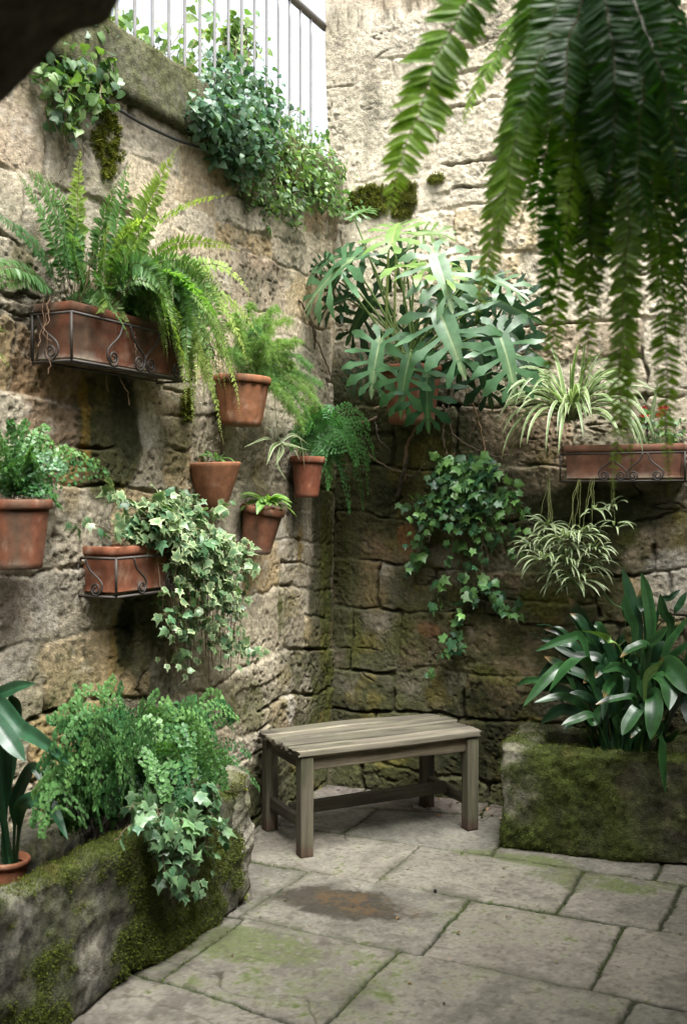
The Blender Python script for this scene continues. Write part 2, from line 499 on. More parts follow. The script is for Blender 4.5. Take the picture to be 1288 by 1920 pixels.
def build_wall(name, label, P_of, us, zs, seed, smear_f, damp_shade_f, moss_f, thick, flip, kw):
    U, Z = np.meshgrid(us, zs, indexing='ij')
    smear = smear_f(U, Z); damp_shade = damp_shade_f(U, Z); moss = moss_f(U, Z)
    h, face, T, d, crack, slip = wall_height(U, Z, seed, zs[0], zs[-1], us[0], us[-1], smear, **kw)
    h = h + 0.05 * fbm(U, Z, 0.9, 2, seed + 77) + moss * (0.012 + 0.02 * fbm(U, Z, 35, 3, seed + 60))
    col = wall_colour(U, Z, face, T, d, crack, slip, seed, smear, damp_shade)
    mg = fbm(U.ravel(), Z.ravel(), 18, 3, seed + 61)
    mc = np.array([0.075, 0.085, 0.018])[None, :] * (1 + 0.7 * mg)[:, None]
    m = moss.ravel()[:, None]; col = col * (1 - m) + mc * m
    V = P_of(U.ravel(), Z.ravel(), h.ravel())
    th = thing(name, label, 'wall', P_of(np.array([us[0]]), np.array([0.0]), np.array([0.0]))[0])
    o = mk('masonry', V, [grid_faces(len(us), len(zs), flip)], M_WALL, th, col)
    # the body of the wall behind the dressed face
    B = Buf(); u0, u1, z0, z1 = us[0], us[-1], zs[0], zs[-1]
    pts = np.array([P_of(np.array([u]), np.array([z]), np.array([hh]))[0] for hh in (-0.09, -thick) for u in (u0, u1) for z in (z0, z1)])
    B.add(pts, None, [(0, 1, 3, 2), (4, 6, 7, 5), (1, 5, 7, 3), (0, 4, 5, 1), (2, 3, 7, 6), (0, 2, 6, 4)], (0.3, 0.26, 0.19))
    B.build('core', M_WALL, th, False)
    return th, (U, Z, h, moss)

LH = 3.13
OCH, DRK, PAL, GRN, RUS = (0.30, 0.20, 0.06), (0.018, 0.020, 0.009), (0.52, 0.49, 0.42), (0.075, 0.085, 0.025), (0.26, 0.13, 0.06)
PAT = {58: [(Rp(900, 1340), .22, .20, DRK, .85), (Rp(930, 1430), .30, .12, DRK, .8), (Rp(650, 1330), .12, .08, DRK, .6), (Rp(770, 930), .25, .10, DRK, .6), (Rp(900, 1120), .25, .12, DRK, .55), (Rp(760, 1010), .06, .10, RUS, .55), (Rp(800, 1180), .08, .05, RUS, .5), (Rp(700, 1120), .10, .12, (0.21, .165, .085), .7),  # dark patches behind the bench paint in corner shade along with moss
            (Rp(1080, 960), .40, .14, DRK, .6), (Rp(660, 1200), .05, .3, GRN, .5), (Rp(1260, 1090), .22, .16, PAL, .5)],
       41: [(Lp(158, 800), .035, .26, OCH, .75), (Lp(130, 900), .06, .12, OCH, .5), (Lp(230, 800), .10, .22, DRK, .55), (Lp(230, 1200), .08, .14, DRK, .7), (Lp(205, 1230), .03, .2, OCH, .5), (Lp(272, 800), .06, .09, PAL, .6), (Lp(560, 1020), .035, .12, OCH, .6), (Lp(520, 1010), .05, .13, PAL, .5),
            (Lp(540, 1320), .05, .10, PAL, .6), (Lp(612, 1150), .05, .8, GRN, .75), (Lp(522, 1130), .02, .22, GRN, .7), (Lp(470, 1330), .12, .12, GRN, .6), (Lp(590, 1320), .10, .2, GRN, .6), (Lp(60, 520), .12, .2, DRK, .4), (Lp(20, 1150), .2, .3, PAL, .4), (Lp(320, 840), .10, .12, GRN, .5), (Lp(540, 900), .05, .2, DRK, .4)]}
ALG = {58: [(Rp(1010, 1130), 0.16, 0.07, .9), (Rp(930, 1265), 0.16, 0.06, .9), (Rp(890, 1330), 0.14, 0.12, .7), (Rp(1190, 1010), 0.08, 0.05, .6), (Rp(660, 1000), .08, .6, .7), (Rp(700, 1400), .3, .2, .5), (Rp(760, 1190), .15, .2, .4), (Rp(900, 1000), .3, .2, .4)],
       41: [(Lp(612, 1100), .10, .9, .85), (Lp(560, 1000), .03, .3, .7), (Lp(530, 1150), .02, .2, .6), (Lp(450, 1300), .2, .1, .6), (Lp(160, 780), .03, .3, .5), (Lp(340, 760), .12, .2, .6), (Lp(120, 1330), .3, .2, .5), (Lp(500, 1330), .3, .15, .5), (Lp(200, 240), .08, .25, .7)]}
# left wall: u = b (distance from the corner towards the viewer)
def PL(u, z, h): return C0[None] - u[:, None] * LV[None] + h[:, None] * RV[None] + z[:, None] * UP[None]
def PR(u, z, h): return C0[None] + u[:, None] * RV[None] - h[:, None] * LV[None] + z[:, None] * UP[None]

def l_smear(U, Z):
    return np.clip(0.10 + sst(-0.10, 0.40, fbm(U, Z, 1.3, 3, 301)) * 0.75 * sst(.6, 1.6, Z) + near(U, Z, Lp(330, 420), 0.5, 0.6, 5) * 0.7, 0, 1)
def l_damp(U, Z):
    s = 0.55 * (1 - sst(0.0, 0.9, Z)) + 0.30 * (1 - sst(0.0, 1.1, U)) * (1 - sst(1.5, 3.2, Z)) + 0.28
    for p, ru, rz, k in ((Lp(200, 830), 0.22, 0.35, 0.75), (Lp(250, 1180), 0.18, 0.22, 0.6), (Lp(20, 500), 0.25, 0.35, 0.35),
                         (Lp(470, 900), 0.2, 0.3, 0.25), (Lp(140, 220), 0.15, 0.3, 0.5), (Lp(470, 330), 0.3, 0.25, 0.4), (Lp(600, 1100), 0.14, 1.0, 0.55)):
        s = s + k * near(U, Z, p, ru, rz, 11, 0.25, 4)
    return s - 0.25 * near(U, Z, Lp(80, 1150), 0.4, 0.35, 3)
def l_moss(U, Z):
    m = 0
    for p, ru, rz in ((Lp(200, 255), 0.085, 0.20), (Lp(340, 760), 0.07, 0.10), (Lp(150, 130), 0.15, 0.08)):
        m = np.maximum(m, near(U, Z, p, ru, rz, 21, 0.5, 14))
    return m * (0.4 + 0.6 * sst(-0.25, 0.1, fbm(U, Z, 40, 2, 22)))
uL = nonuni(0.0, 2.75, 0.0055, 6.8); zL = np.arange(0.0, LH + 0.001, 0.0055)
left_wall, LD = build_wall('stone_wall', 'weathered stone block wall hung with terracotta pots, topped by coping and railing', PL, uL, zL, 41,
                           l_smear, l_damp, l_moss, 0.42, False, dict(ch=(0.20, 0.36), bw=(0.22, 0.48)))

def r_smear(U, Z):
    s = sst(-0.2, 0.40, fbm(U, Z, 1.4, 3, 401)) * 0.85
    s = np.maximum(s, near(U, Z, Rp(650, 170), 0.30, 0.65, 6, 0.2) * 0.95)
    return np.clip(s * sst(0.9, 2.0, Z) + 0.15, 0, 1)
def r_damp_shade(U, Z):  # moisture plus painted shade of the lower wall and the corner
    s = 0.78 * (1 - sst(1.5, 2.4, Z + 0.25 * (U - 0.7))) + 0.30 * (1 - sst(0, 0.8, Z)) + 0.08
    for p, ru, rz, k in ((Rp(800, 900), 0.5, 0.4, 0.35), (Rp(740, 740), 0.5, 0.42, 0.75), (Rp(1100, 960), 0.35, 0.16, 0.5), (Rp(660, 380), 0.12, 0.25, 0.4), (Rp(640, 950), 0.1, 0.9, 0.3)):
        s = s + k * near(U, Z, p, ru, rz, 12, 0.25, 4)
    return s - 0.45 * near(U, Z, Rp(1250, 1060), 0.25, 0.25, 7)
def r_moss(U, Z):
    m = 0
    for p, ru, rz in ((Rp(755, 372), 0.09, 0.115), (Rp(700, 378), 0.16, 0.09), (Rp(818, 336), 0.05, 0.03)):
        m = np.maximum(m, near(U, Z, p, ru * 1.15, rz * 1.15, 23, 0.22, 16))
    return m * (0.7 + 0.3 * sst(-0.25, 0.1, fbm(U, Z, 40, 2, 24)))
uR = nonuni(-0.03, 2.2, 0.0055, 5.0); zR = np.concatenate([np.arange(0.0, 4.1, 0.0055), np.arange(4.12, 4.8, 0.04)])
right_wall, RD = build_wall('stone_wall', 'tall rubble stone wall behind the bench, light painted in above, moisture and shade below', PR, uR, zR, 58,
                            r_smear, r_damp_shade, r_moss, 0.5, True, dict(ch=(0.21, 0.37), bw=(0.28, 0.62)))

# ---------------------------------------------------------------- moss cushions (real little blades)
def moss_blades(name, P, N, parent, seed, n, size=(0.006, 0.014), c0=(0.085, 0.10, 0.018), c1=(0.19, 0.20, 0.03)):
    rg = np.random.RandomState(seed)
    if len(P) == 0: return None
    i = rg.randint(0, len(P), n)
    p = P[i] + rg.normal(0, 0.004, (n, 3)); d = nrm(N[i] + rg.normal(0, 0.55, (n, 3)) + np.array([0, 0, 0.15]))
    tm = (np.array([(-0.22, 0, 0), (0.22, 0, 0), (0.10, 1, 0.1), (-0.10, 0.9, 0.1)]), [], [(0, 1, 2, 3)])
    B = Buf(); t = rg.rand(n, 1) ** 1.5
    B.inst(tm, p, basis(d, rg.normal(0, 1, (n, 3)), rg.uniform(size[0], size[1], n)), np.array(c0) * (1 - t) + np.array(c1) * t)
    return tag(B.build(name, M_MOSS, parent, False), kind='stuff')

def wall_moss(th, D, Pf, n, seed, nv):
    U, Z, h, m = D
    k = np.where(m.ravel() > 0.45)[0]
    P = Pf(U.ravel()[k], Z.ravel()[k], h.ravel()[k])
    moss_blades('moss', P, np.repeat(nv[None], len(P), 0), th, seed, n)
wall_moss(left_wall, LD, PL, 9000, 1, RV)
wall_moss(right_wall, RD, PR, 9000, 2, -LV)

# ---------------------------------------------------------------- rough stones
def ox(P, c, ax, ay, az):
    return c[None] + P[:, :1] * ax[None] + P[:, 1:2] * ay[None] + P[:, 2:] * az[None]

def stone_colour(P, N, seed, base=(0.22, 0.20, 0.155), moss=0.5, mossdir=0.6, algae=0.5):
    g1 = fbm3(P, 4, 4, seed); g2 = fbm3(P, 18, 4, seed + 1, 0.6); g3 = fbm3(P, 60, 2, seed + 2)
    c = np.array(base)[None] * (1 + 0.5 * g2 + 0.4 * g3)[:, None]
    c = mixc(c, (0.055, 0.052, 0.042), sst(0.0, 0.5, g1 + 0.5 * g2) * 0.75)
    c = mixc(c, (0.33, 0.31, 0.25), sst(0.15, 0.55, -g1 + 0.5 * g2) * 0.55)
    c = mixc(c, (0.085, 0.095, 0.032), sst(0.0, 0.5, g2 * 0.6 + 0.4 * g1 + algae - 0.35) * 0.7)
    mm = sst(0.30, 1.10, moss + 0.75 * g1 + 0.35 * g2 + mossdir * (N[:, 2] - 0.3))
    return c, mm

def rock(name, c, ax, ay, az, half, r, res, parent, seed, amp=0.02, base=(0.22, 0.20, 0.155), moss=0.2, mossdir=0.4, algae=0.4, mat=None):
    V, N, Q = rbox(half, r, res)
    P = ox(V, np.asarray(c, float), ax, ay, az); NN = ox(N, np.zeros(3), ax, ay, az)
    P = P + NN * (amp * fbm3(P, 5, 4, seed, 0.6) + amp * 0.45 * fbm3(P, 28, 3, seed + 3, 0.6))[:, None]
    col, mm = stone_colour(P, NN, seed + 7, base, moss, mossdir, algae)
    P = P + NN * (mm * (0.006 + 0.006 * fbm3(P, 60, 2, seed + 4)))[:, None]
    g = fbm3(P, 30, 2, seed + 5)
    mc = np.array([0.080, 0.088, 0.018])[None] * (1 + 0.6 * g)[:, None]
    col = col * (1 - mm[:, None]) + mc * mm[:, None]
    return mk(name, P, [Q], mat or M_ROCK, parent, np.clip(col, 0.01, 0.8)), P, NN, mm

# coping of the left wall
ub = [-0.05, 0.42, 0.95, 1.395, 2.20, 3.05, 3.9, 5.2, 6.8]
for i in range(len(ub) - 1):
    u0, u1 = ub[i], ub[i + 1]
    c = W(-0.13, 0.5 * (u0 + u1), LH + 0.125)
    o, P, N, mm = rock('coping_stone', c, LV, RV, UP, ((u1 - u0) / 2 - 0.006, 0.19, 0.128), 0.025, 0.012 if u0 < 2.3 else 0.05, left_wall, 70 + i, 0.014,
         (0.15, 0.14, 0.105), 0.48, 0.25, 0.75)
    if i in (2, 3, 4):
        k = np.where(mm > 0.5)[0]
        moss_blades('moss', P[k], N[k], left_wall, 80 + i, 2500, c0=(0.07, 0.08, 0.02), c1=(0.14, 0.15, 0.04))

# terrace of earth behind the left wall, and the ground
def slabbox(name, a0, a1, b0, b1, z0, z1, mat, col, parent=None):
    pts = [W(a, b, z) for z in (z0, z1) for a, b in ((a0, b0), (a1, b0), (a1, b1), (a0, b1))]
    return mk(name, pts, [np.array([(3, 2, 1, 0), (4, 5, 6, 7), (0, 1, 5, 4), (1, 2, 6, 5), (2, 3, 7, 6), (3, 0, 4, 7)])], mat, parent, np.tile(col, (8, 1)), False)
tag(slabbox('terrace_ground', -5.0, -0.44, -1.2, 6.5, 0.0, LH - 0.05, M_SOIL, (0.10, 0.08, 0.05)), kind='structure')
gp = 60.0
tag(mk('ground', [(-gp, -gp, -0.06), (gp, -gp, -0.06), (gp, gp, -0.06), (-gp, gp, -0.06)], [np.array([(0, 1, 2, 3)])], M_SOIL, None, np.tile((0.12, 0.10, 0.07), (4, 1)), False), kind='structure')

# ---------------------------------------------------------------- flagstone floor
def fab(px, py): p = ab(FL(px, py)); return p[0], p[1]
def line_fit(pts):
    q = np.array([fab(*p) for p in pts]); s, i = np.polyfit(q[:, 0], q[:, 1], 1); return lambda A: s * A + i
r_1 = line_fit([(660, 1566), (787, 1587), (920, 1602), (1089, 1630), (1268, 1658)])
r_2 = line_fit([(446, 1612), (579, 1632), (705, 1653), (884, 1686), (1038, 1712), (1161, 1735), (1288, 1756)])
r_3 = line_fit([(456, 1722), (502, 1733), (660, 1766), (787, 1791), (884, 1810), (1105, 1856), (1288, 1894)])
r_4 = line_fit([(297, 1840), (425, 1876), (507, 1907)])
r_0 = line_fit([(560, 1508), (884, 1527), (1000, 1535)])
cr = {0: [(700, 1522), (930, 1594), (1228, 1640)],
      1: [(746, 1620), (1069, 1672), (1258, 1700)],
      2: [(515, 1676), (835, 1738), (1138, 1797)],
      3: [(672, 1858), (1172, 1900)],
      4: []}
cr = {k: sorted(fab(*p)[0] for p in v) for k, v in cr.items()}
fa = np.concatenate([np.arange(-0.05, 2.35, 0.006), np.arange(2.40, 5.0, 0.06)])
fb = np.concatenate([np.arange(-0.05, 3.0, 0.006), np.arange(3.05, 9.0, 0.06)])
A, Bb = np.meshgrid(fa, fb, indexing='ij')
Aw = A + 0.014 * fbm(A, Bb, 5, 3, 501) + 0.005 * fbm(A, Bb, 40, 2, 502)
Bw = Bb + 0.014 * fbm(A, Bb, 5, 3, 503) + 0.005 * fbm(A, Bb, 40, 2, 504)
rows = [r_0, r_1, r_2, r_3, r_4]
L5 = [np.full_like(A, -1.0)] + [f(Aw) for f in rows] + [r_4(Aw) + 0.55 * (k + 1) for k in range(12)]
ri = np.zeros(A.shape, int)
for k in range(1, len(L5)): ri = np.where(Bw > L5[k], k, ri)
fd = np.zeros_like(A); fid = np.zeros(A.shape, int); frg = np.random.RandomState(9)
for k in range(len(L5)):
    m = ri == k
    lo = L5[k]; hi = L5[k + 1] if k + 1 < len(L5) else L5[k] + 9
    kk = k - 1
    if kk in cr and cr[kk]:
        xs = list(cr[kk])
    else:
        xs = [frg.uniform(0.2, 0.6)]
    while xs[0] > 0: xs.insert(0, xs[0] - frg.uniform(0.55, 0.95))
    while xs[-1] < 5: xs.append(xs[-1] + frg.uniform(0.5, 0.9))
    xs = np.array(xs)
    x = Aw[m]; i = np.clip(np.searchsorted(xs, x) - 1, 0, len(xs) - 2)
    du = np.minimum(x - xs[i], xs[i + 1] - x); dz = np.minimum(Bw[m] - lo[m], hi[m] - Bw[m])
    kq = 0.008; hh = np.clip(0.5 + 0.5 * (du - dz) / kq, 0, 1)
    fd[m] = du * (1 - hh) + dz * hh - kq * hh * (1 - hh); fid[m] = k * 40 + i
FT = frg.rand(40 * len(L5) + 50, 6)[fid]
jw = 0.0065 + 0.0045 * vn(A, Bb, 1.3, 511)
fface = sst(jw - 0.003, jw + 0.003, fd)
crk = np.abs(fbm(A, Bb, 1.6, 4, 520)); crk = (1 - sst(0.002, 0.010, crk)) * sst(0.12, 0.3, fbm(A, Bb, 1.2, 2, 521))
layer = fbm(A + 0.3 * fbm(A, Bb, 3, 2, 522), Bb, 2.0, 5, 523, 0.6); lq = layer * 5; layer = layer * 0.5 + 0.5 * (np.floor(lq) + sst(0.80, 1.0, lq - np.floor(lq))) / 5 * 1.4; ledge = sst(0.75, 0.86, lq - np.floor(lq)) * (1 - sst(0.95, 1.0, lq - np.floor(lq)))
hz = fface * (0.0 + (FT[..., 0] - 0.5) * 0.008) - (1 - fface) * 0.009 + fface * (0.0045 * layer + 0.0022 * fbm(A, Bb, 25, 4, 524, .65)) - 0.006 * crk * fface
hz = hz + (1 - fface) * 0.005 * fbm(A, Bb, 60, 2, 525)
a_, b_ = A.ravel(), Bb.ravel(); ff = fface.ravel(); FTr = FT.reshape(-1, 6)
c = np.zeros((a_.size, 3)) + np.array([0.122, 0.112, 0.092])
c = mixc(c, (0.140, 0.112, 0.100), sst(0.3, 0.9, 1 - b_ + 0.4 * (FTr[:, 1] - 0.5)) * 0.8)
c = mixc(c, (0.100, 0.098, 0.080), sst(0.4, 1.0, FTr[:, 2]) * 0.7)
c = mixc(c, (0.145, 0.132, 0.106), sst(0.5, 1.0, FTr[:, 3]) * 0.6)
g1 = fbm(a_, b_, 2.5, 5, 530, 0.6); g2 = fbm(a_, b_, 9, 5, 531, 0.65); g3 = fbm(a_, b_, 45, 3, 532, 0.7)
c = c * (1 + 0.28 * g1 + 0.28 * g2 + 0.22 * g3)[:, None]
c = mixc(c, (0.20, 0.185, 0.155), sst(0.15, 0.6, g2 + 0.5 * g3) * 0.5)
c = mixc(c, (0.055, 0.052, 0.042), sst(0.1, 0.6, -g2 + 0.6 * g1) * 0.5)
def fpatch(px, py, ra, rb, seed, amp=0.5, s=5):
    p = fab(px, py); q = np.sqrt(((a_ - p[0]) / ra) ** 2 + ((b_ - p[1]) / rb) ** 2) + amp * fbm(a_, b_, s, 5, seed, 0.6)
    return 1 - sst(0.45, 1.15, q)
for px, py, ra, rb, k in ((490, 1775, 0.32, 0.16, 1.0), (990, 1612, 0.34, 0.09, 1.0), (1110, 1650, 0.28, 0.12, 0.8), (1180, 1660, 0.15, 0.1, 0.6), (380, 1830, 0.3, 0.2, 0.35),
                          (560, 1850, 0.4, 0.2, 0.5), (900, 1720, 0.5, 0.2, 0.35), (900, 1850, 0.6, 0.2, 0.35), (600, 1780, .3, .1, .45), (1250, 1660, .2, .1, .6), (1000, 1600, 0.4, 0.12, 0.3)):
    c = mixc(c, (0.065, 0.080, 0.028), sst(0.22, 0.85, fpatch(px, py, ra * 1.1, rb * 1.1, 540) * k * 0.8 + 0.45 * g2 + 0.35 * g3 + 0.03) * 0.85)
st1 = fpatch(635, 1695, 0.40, 0.17, 541, 0.45, 6)
c = mixc(c, (0.024, 0.021, 0.015), sst(0.2, 0.75, st1 * 0.85 + 0.3 * g2 + 0.35 * g3) * 0.93)
st2 = fpatch(665, 1690, 0.22, 0.10, 542, 0.7, 8)
c = mixc(c, (0.062, 0.040, 0.020), st2 * 0.9 * sst(-0.2, 0.3, g2 + g3))
ja = fbm(a_, b_, 3, 3, 545)
c = mixc(c, (0.055, 0.050, 0.036), (ledge * sst(-.1, .3, fbm(A, Bb, 2.3, 2, 527))).ravel() * 0.35)
c = mixc(c, (0.05, 0.045, 0.032), sst(0.45, 0.7, vn(a_, b_, 60, 528)) * 0.5)
c = mixc(c, (0.2, 0.195, 0.17), sst(0.55, 0.8, vn(a_, b_, 75, 529)) * 0.28 * (1 - st1))
jc = np.array([0.020, 0.022, 0.012])[None] * (1 + 0.6 * g3)[:, None]
jc = jc * (1 - sst(0.0, 0.4, ja)[:, None]) + np.array([0.024, 0.034, 0.010])[None] * sst(0.0, 0.4, ja)[:, None]
c = c * ff[:, None] + jc * (1 - ff[:, None])
edge = ((1 - sst(0.0, 0.05, fd.ravel() - jw.ravel())) * sst(-0.1, 0.3, fbm(a_, b_, 6, 3, 546)))
c = mixc(c, (0.036, 0.038, 0.020), edge * 0.45)
c = mixc(c, (0.03, 0.028, 0.018), crk.ravel() * ff * 0.85)
V = C0[None] + a_[:, None] * RV[None] - b_[:, None] * LV[None]; V[:, 2] = hz.ravel()
jk = np.where((ff < .45) & (ja > .05) & (a_ < 2.4) & (b_ < 3.2))[0]
moss_blades('joint_moss', V[jk] + np.array([0, 0, -.003]), np.repeat(UP[None], len(jk), 0), None, 95, 9000, (0.003, 0.009), (0.035, 0.05, 0.012), (0.09, 0.115, 0.02))
tag(mk('flagstone_floor', V, [grid_faces(len(fa), len(fb), True)], M_FLOOR, None, np.clip(c, 0.01, 0.8)), kind='structure')

# ---------------------------------------------------------------- remeshed hollow troughs
def hollow(name, parent, org, ex, ey, size, wall, zs, floor_z, vox, seed, amp, base, moss, mossdir, algae, mossf=None):
    """stone trough: origin corner org, size (lx,ly,lz) along ex,ey,UP"""
    lx, ly, lz = size
    bm = bmesh.new()
    def bx(x0, x1, y0, y1, z0, z1):
        vs = [bm.verts.new(tuple(org + x * ex + y * ey + z * UP)) for z in (z0, z1) for x, y in ((x0, y0), (x1, y0), (x1, y1), (x0, y1))]
        for f in ((3, 2, 1, 0), (4, 5, 6, 7), (0, 1, 5, 4), (1, 2, 6, 5), (2, 3, 7, 6), (3, 0, 4, 7)): bm.faces.new([vs[i] for i in f])
    bx(0, lx, 0, wall, 0, lz); bx(0, lx, ly - wall, ly, 0, lz - zs)
    bx(0, wall * 1.3, 0, ly, 0, lz); bx(lx - wall * 1.3, lx, 0, ly, 0, lz)
    bx(0, lx, 0, ly, 0, floor_z)
    bmesh.ops.recalc_face_normals(bm, faces=bm.faces)
    me = bpy.data.meshes.new('tmp'); bm.to_mesh(me); bm.free()
    ob = bpy.data.objects.new('tmp', me); sc.collection.objects.link(ob)
    md = ob.modifiers.new('r', 'REMESH'); md.mode = 'VOXEL'; md.voxel_size = vox
    sm = ob.modifiers.new('s', 'SMOOTH'); sm.iterations = 10; sm.factor = 0.6
    dg = bpy.context.evaluated_depsgraph_get(); ev = ob.evaluated_get(dg)
    m2 = bpy.data.meshes.new_from_object(ev)
    n = len(m2.vertices); P = np.zeros(n * 3, np.float32); m2.vertices.foreach_get('co', P); P = P.reshape(-1, 3).astype(float)
    N = np.zeros(n * 3, np.float32); m2.vertices.foreach_get('normal', N); N = N.reshape(-1, 3).astype(float)
    quads = [p.vertices[:] for p in m2.polygons if len(p.vertices) == 4]; tris = [p.vertices[:] for p in m2.polygons if len(p.vertices) == 3]
    bpy.data.objects.remove(ob); bpy.data.meshes.remove(me); bpy.data.meshes.remove(m2)
    P = P + N * (amp * fbm3(P, 3.5, 3, seed, 0.6) + 0.5 * amp * fbm3(P, 14, 4, seed + 3, 0.65))[:, None]
    col, mm = stone_colour(P, N, seed + 7, base, moss, mossdir, algae)
    if mossf: mm = np.clip(mossf(P, N, mm), 0, 1)
    P = P + N * (mm * (0.008 + 0.010 * fbm3(P, 45, 3, seed + 4)))[:, None]
    g = fbm3(P, 22, 3, seed + 5)
    mc = np.array([0.048, 0.062, 0.013])[None] * (1 + 0.7 * g)[:, None]
    mc = mixc(mc, (0.085, 0.055, 0.022), sst(0.2, 0.6, fbm3(P, 9, 3, seed + 6)) * 0.6)
    col = col * (1 - mm[:, None]) + mc * mm[:, None]
    P[:, 2] = np.maximum(P[:, 2], -0.015)
    fs = []
    if quads: fs.append(np.array(quads))
    if tris: fs.append(np.array(tris))
    mk(name, P, fs, M_ROCK, parent, np.clip(col, 0.01, 0.8))
    return P, N, mm

def soil_bed(parent, org, ex, ey, lx, ly, z, seed, name='soil', res=0.02):
    us = np.arange(0, lx + res, res); vs = np.arange(0, ly + res, res)
    U, V_ = np.meshgrid(us, vs, indexing='ij'); u = U.ravel(); v = V_.ravel()
    h = 0.02 * fbm(u, v, 6, 3, seed) + 0.012 * fbm(u, v, 30, 3, seed + 1)
    P = org[None] + u[:, None] * ex[None] + v[:, None] * ey[None]; P[:, 2] = z + h
    c = np.array([0.050, 0.038, 0.026])[None] * (1 + 0.7 * fbm(u, v, 25, 3, seed + 2))[:, None]
    flip = np.dot(np.cross(ex, ey), UP) < 0
    mk(name, P, [grid_faces(len(us), len(vs), flip)], M_SOIL, parent, np.clip(c, 0.01, 1))

# left trough: along the left wall
o0 = W(0.02, 1.72, 0)
trough_l = thing('stone_trough', 'long low stone trough with moss, filled with maidenhair and trailing ivy', 'planter', o0)
exl, eyl = -LV, RV
P, N, mm = hollow('trough_body', trough_l, W(0.46, 1.72, 0), exl, -eyl, (2.05, 0.445, 0.45), 0.10, 0.0, 0.12, 0.011, 611, 0.036, (0.085, 0.080, 0.064), 0.80, 0.30, 0.50, lambda P, N, mm: mm * sst(.30, .36, (P - C0) @ RV))
k = np.where((mm > 0.5) & (P[:, 1] > 2.6))[0]
moss_blades('moss', P[k], N[k], trough_l, 91, 70000, (0.003, 0.008), (0.042, 0.055, 0.011), (0.12, 0.145, 0.02))
soil_bed(trough_l, W(0.08, 1.82, 0), exl, eyl, 1.85, 0.32, 0.33, 620)
# rough corner stone at the end of the trough against the wall
o, P, N, mm = rock('end_stone', W(0.27, 1.70, 0.27), LV, RV, UP, (0.085, 0.20, 0.245), 0.06, 0.01, trough_l, 640, 0.045, (0.19, 0.18, 0.135), 0.55, -0.10, 0.35)
k = np.where(mm > 0.5)[0]; moss_blades('moss', P[k], N[k], trough_l, 92, 1500)

# right trough
pA = FL(940, 1588); pB = FL(1288, 1626)
exr = nrm(pB - pA); eyr = np.array([-exr[1], exr[0], 0.0])
trough_r = thing('stone_trough', 'mossy square stone trough holding a dark strap leaved plant beside the bench', 'planter', pA)
P, N, mm = hollow('trough_body', trough_r, pA + 0.0 * exr, exr, eyr, (1.35, 0.56, 0.445), 0.115, 0.0, 0.12, 0.011, 655, 0.034, (0.055, 0.052, 0.034), 0.94, 0.10, 0.65, lambda P, N, mm: np.maximum(mm * (1 - .75 * sst(.42, .75, (P - pA) @ exr + .25 * fbm3(P, 6, 3, 8)) * (N[:, 2] < .5)), .9 * np.exp(-(np.linalg.norm((P - pA)[:, :2], axis=1) / .25) ** 2) * sst(-.35, .15, fbm3(P, 9, 4, 5))))
k = np.where(mm > 0.5)[0]
moss_blades('moss', P[k], N[k], trough_r, 93, 60000, (0.003, 0.008), (0.030, 0.040, 0.009), (0.085, 0.105, 0.016))
soil_bed(trough_r, pA + 0.1 * exr + 0.08 * eyr, exr, eyr, 1.15, 0.40, 0.36, 660)

# ---------------------------------------------------------------- the dark stone arch the view is taken from
prof = [(-0.98, 0.0), (-0.97, 0.9), (-0.86, 1.45), (-0.66, 1.78), (-0.50, 1.93), (-0.372, 2.005), (-0.328, 2.050), (-0.296, 2.085), (-0.262, 2.10), (-0.245, 2.13), (-0.20, 2.20), (-0.05, 2.36), (0.25, 2.55),
        (0.65, 2.62), (1.05, 2.55), (1.4, 2.3), (1.65, 1.9), (1.75, 1.4), (1.76, 0.0)]
prof = [(x * 1.13, 1.58 + (z - 1.58) * 1.13 if z > 1.58 else z) if x < 0.1 else (x, z + .05 if z > 2 else z) for x, z in prof]
pp = bezm([(x, 0, z) for x, z in prof], 420)
op = []
for x, _, z in pp:
    v = np.array([x - 0.4, z - 0.8]); v /= np.linalg.norm(v); op.append((x + v[0] * 1.0, z + max(v[1], 0) * 0.9 + 0.05))
op = np.array(op)
dep = np.concatenate([np.linspace(1.30, 1.02, 24), np.linspace(0.95, -2.6, 22)])
Bf = Buf()
D, I = np.meshgrid(dep, np.arange(len(pp)), indexing='ij')
P = np.stack([pp[I.ravel(), 0], D.ravel(), pp[I.ravel(), 2]], -1)
nd = fbm3(P, 3.0, 5, 700, 0.6)[:, None]
inn = nrm(np.array([0.4, 0, 1.0])[None] * np.array([1, 0, 1]) - P * np.array([1, 0, 1]))
P = P + inn * nd * 0.035
gq = fbm3(P, 9, 4, 701)
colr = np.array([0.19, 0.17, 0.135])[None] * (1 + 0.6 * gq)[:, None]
arch = thing('stone_arch', 'dark rough underside of the stone archway at the edge of the court', 'arch', (0.4, 1.1, 0))
n1 = len(P)
rad = np.linspace(0, 1, 14); RR, II = np.meshgrid(rad, np.arange(len(pp)), indexing='ij')
F = np.stack([pp[II.ravel(), 0] * (1 - RR.ravel()) + op[II.ravel(), 0] * RR.ravel(), np.full(RR.size, 1.30), pp[II.ravel(), 2] * (1 - RR.ravel()) + op[II.ravel(), 1] * RR.ravel()], -1)
fn = fbm3(F, 3.0, 5, 702, 0.6) * 0.035 * np.sin(np.pi * np.clip(RR.ravel() * 1, 0, 1)); F[:, 1] += fn
F[:len(pp)] = P[:len(pp)]
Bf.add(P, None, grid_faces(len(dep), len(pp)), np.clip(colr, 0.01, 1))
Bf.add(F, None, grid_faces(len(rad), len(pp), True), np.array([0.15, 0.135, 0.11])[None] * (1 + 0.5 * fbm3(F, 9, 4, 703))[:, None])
T_ = np.array([(op[i, 0], y, op[i, 1]) for y in (1.30, -2.6) for i in range(len(pp))])
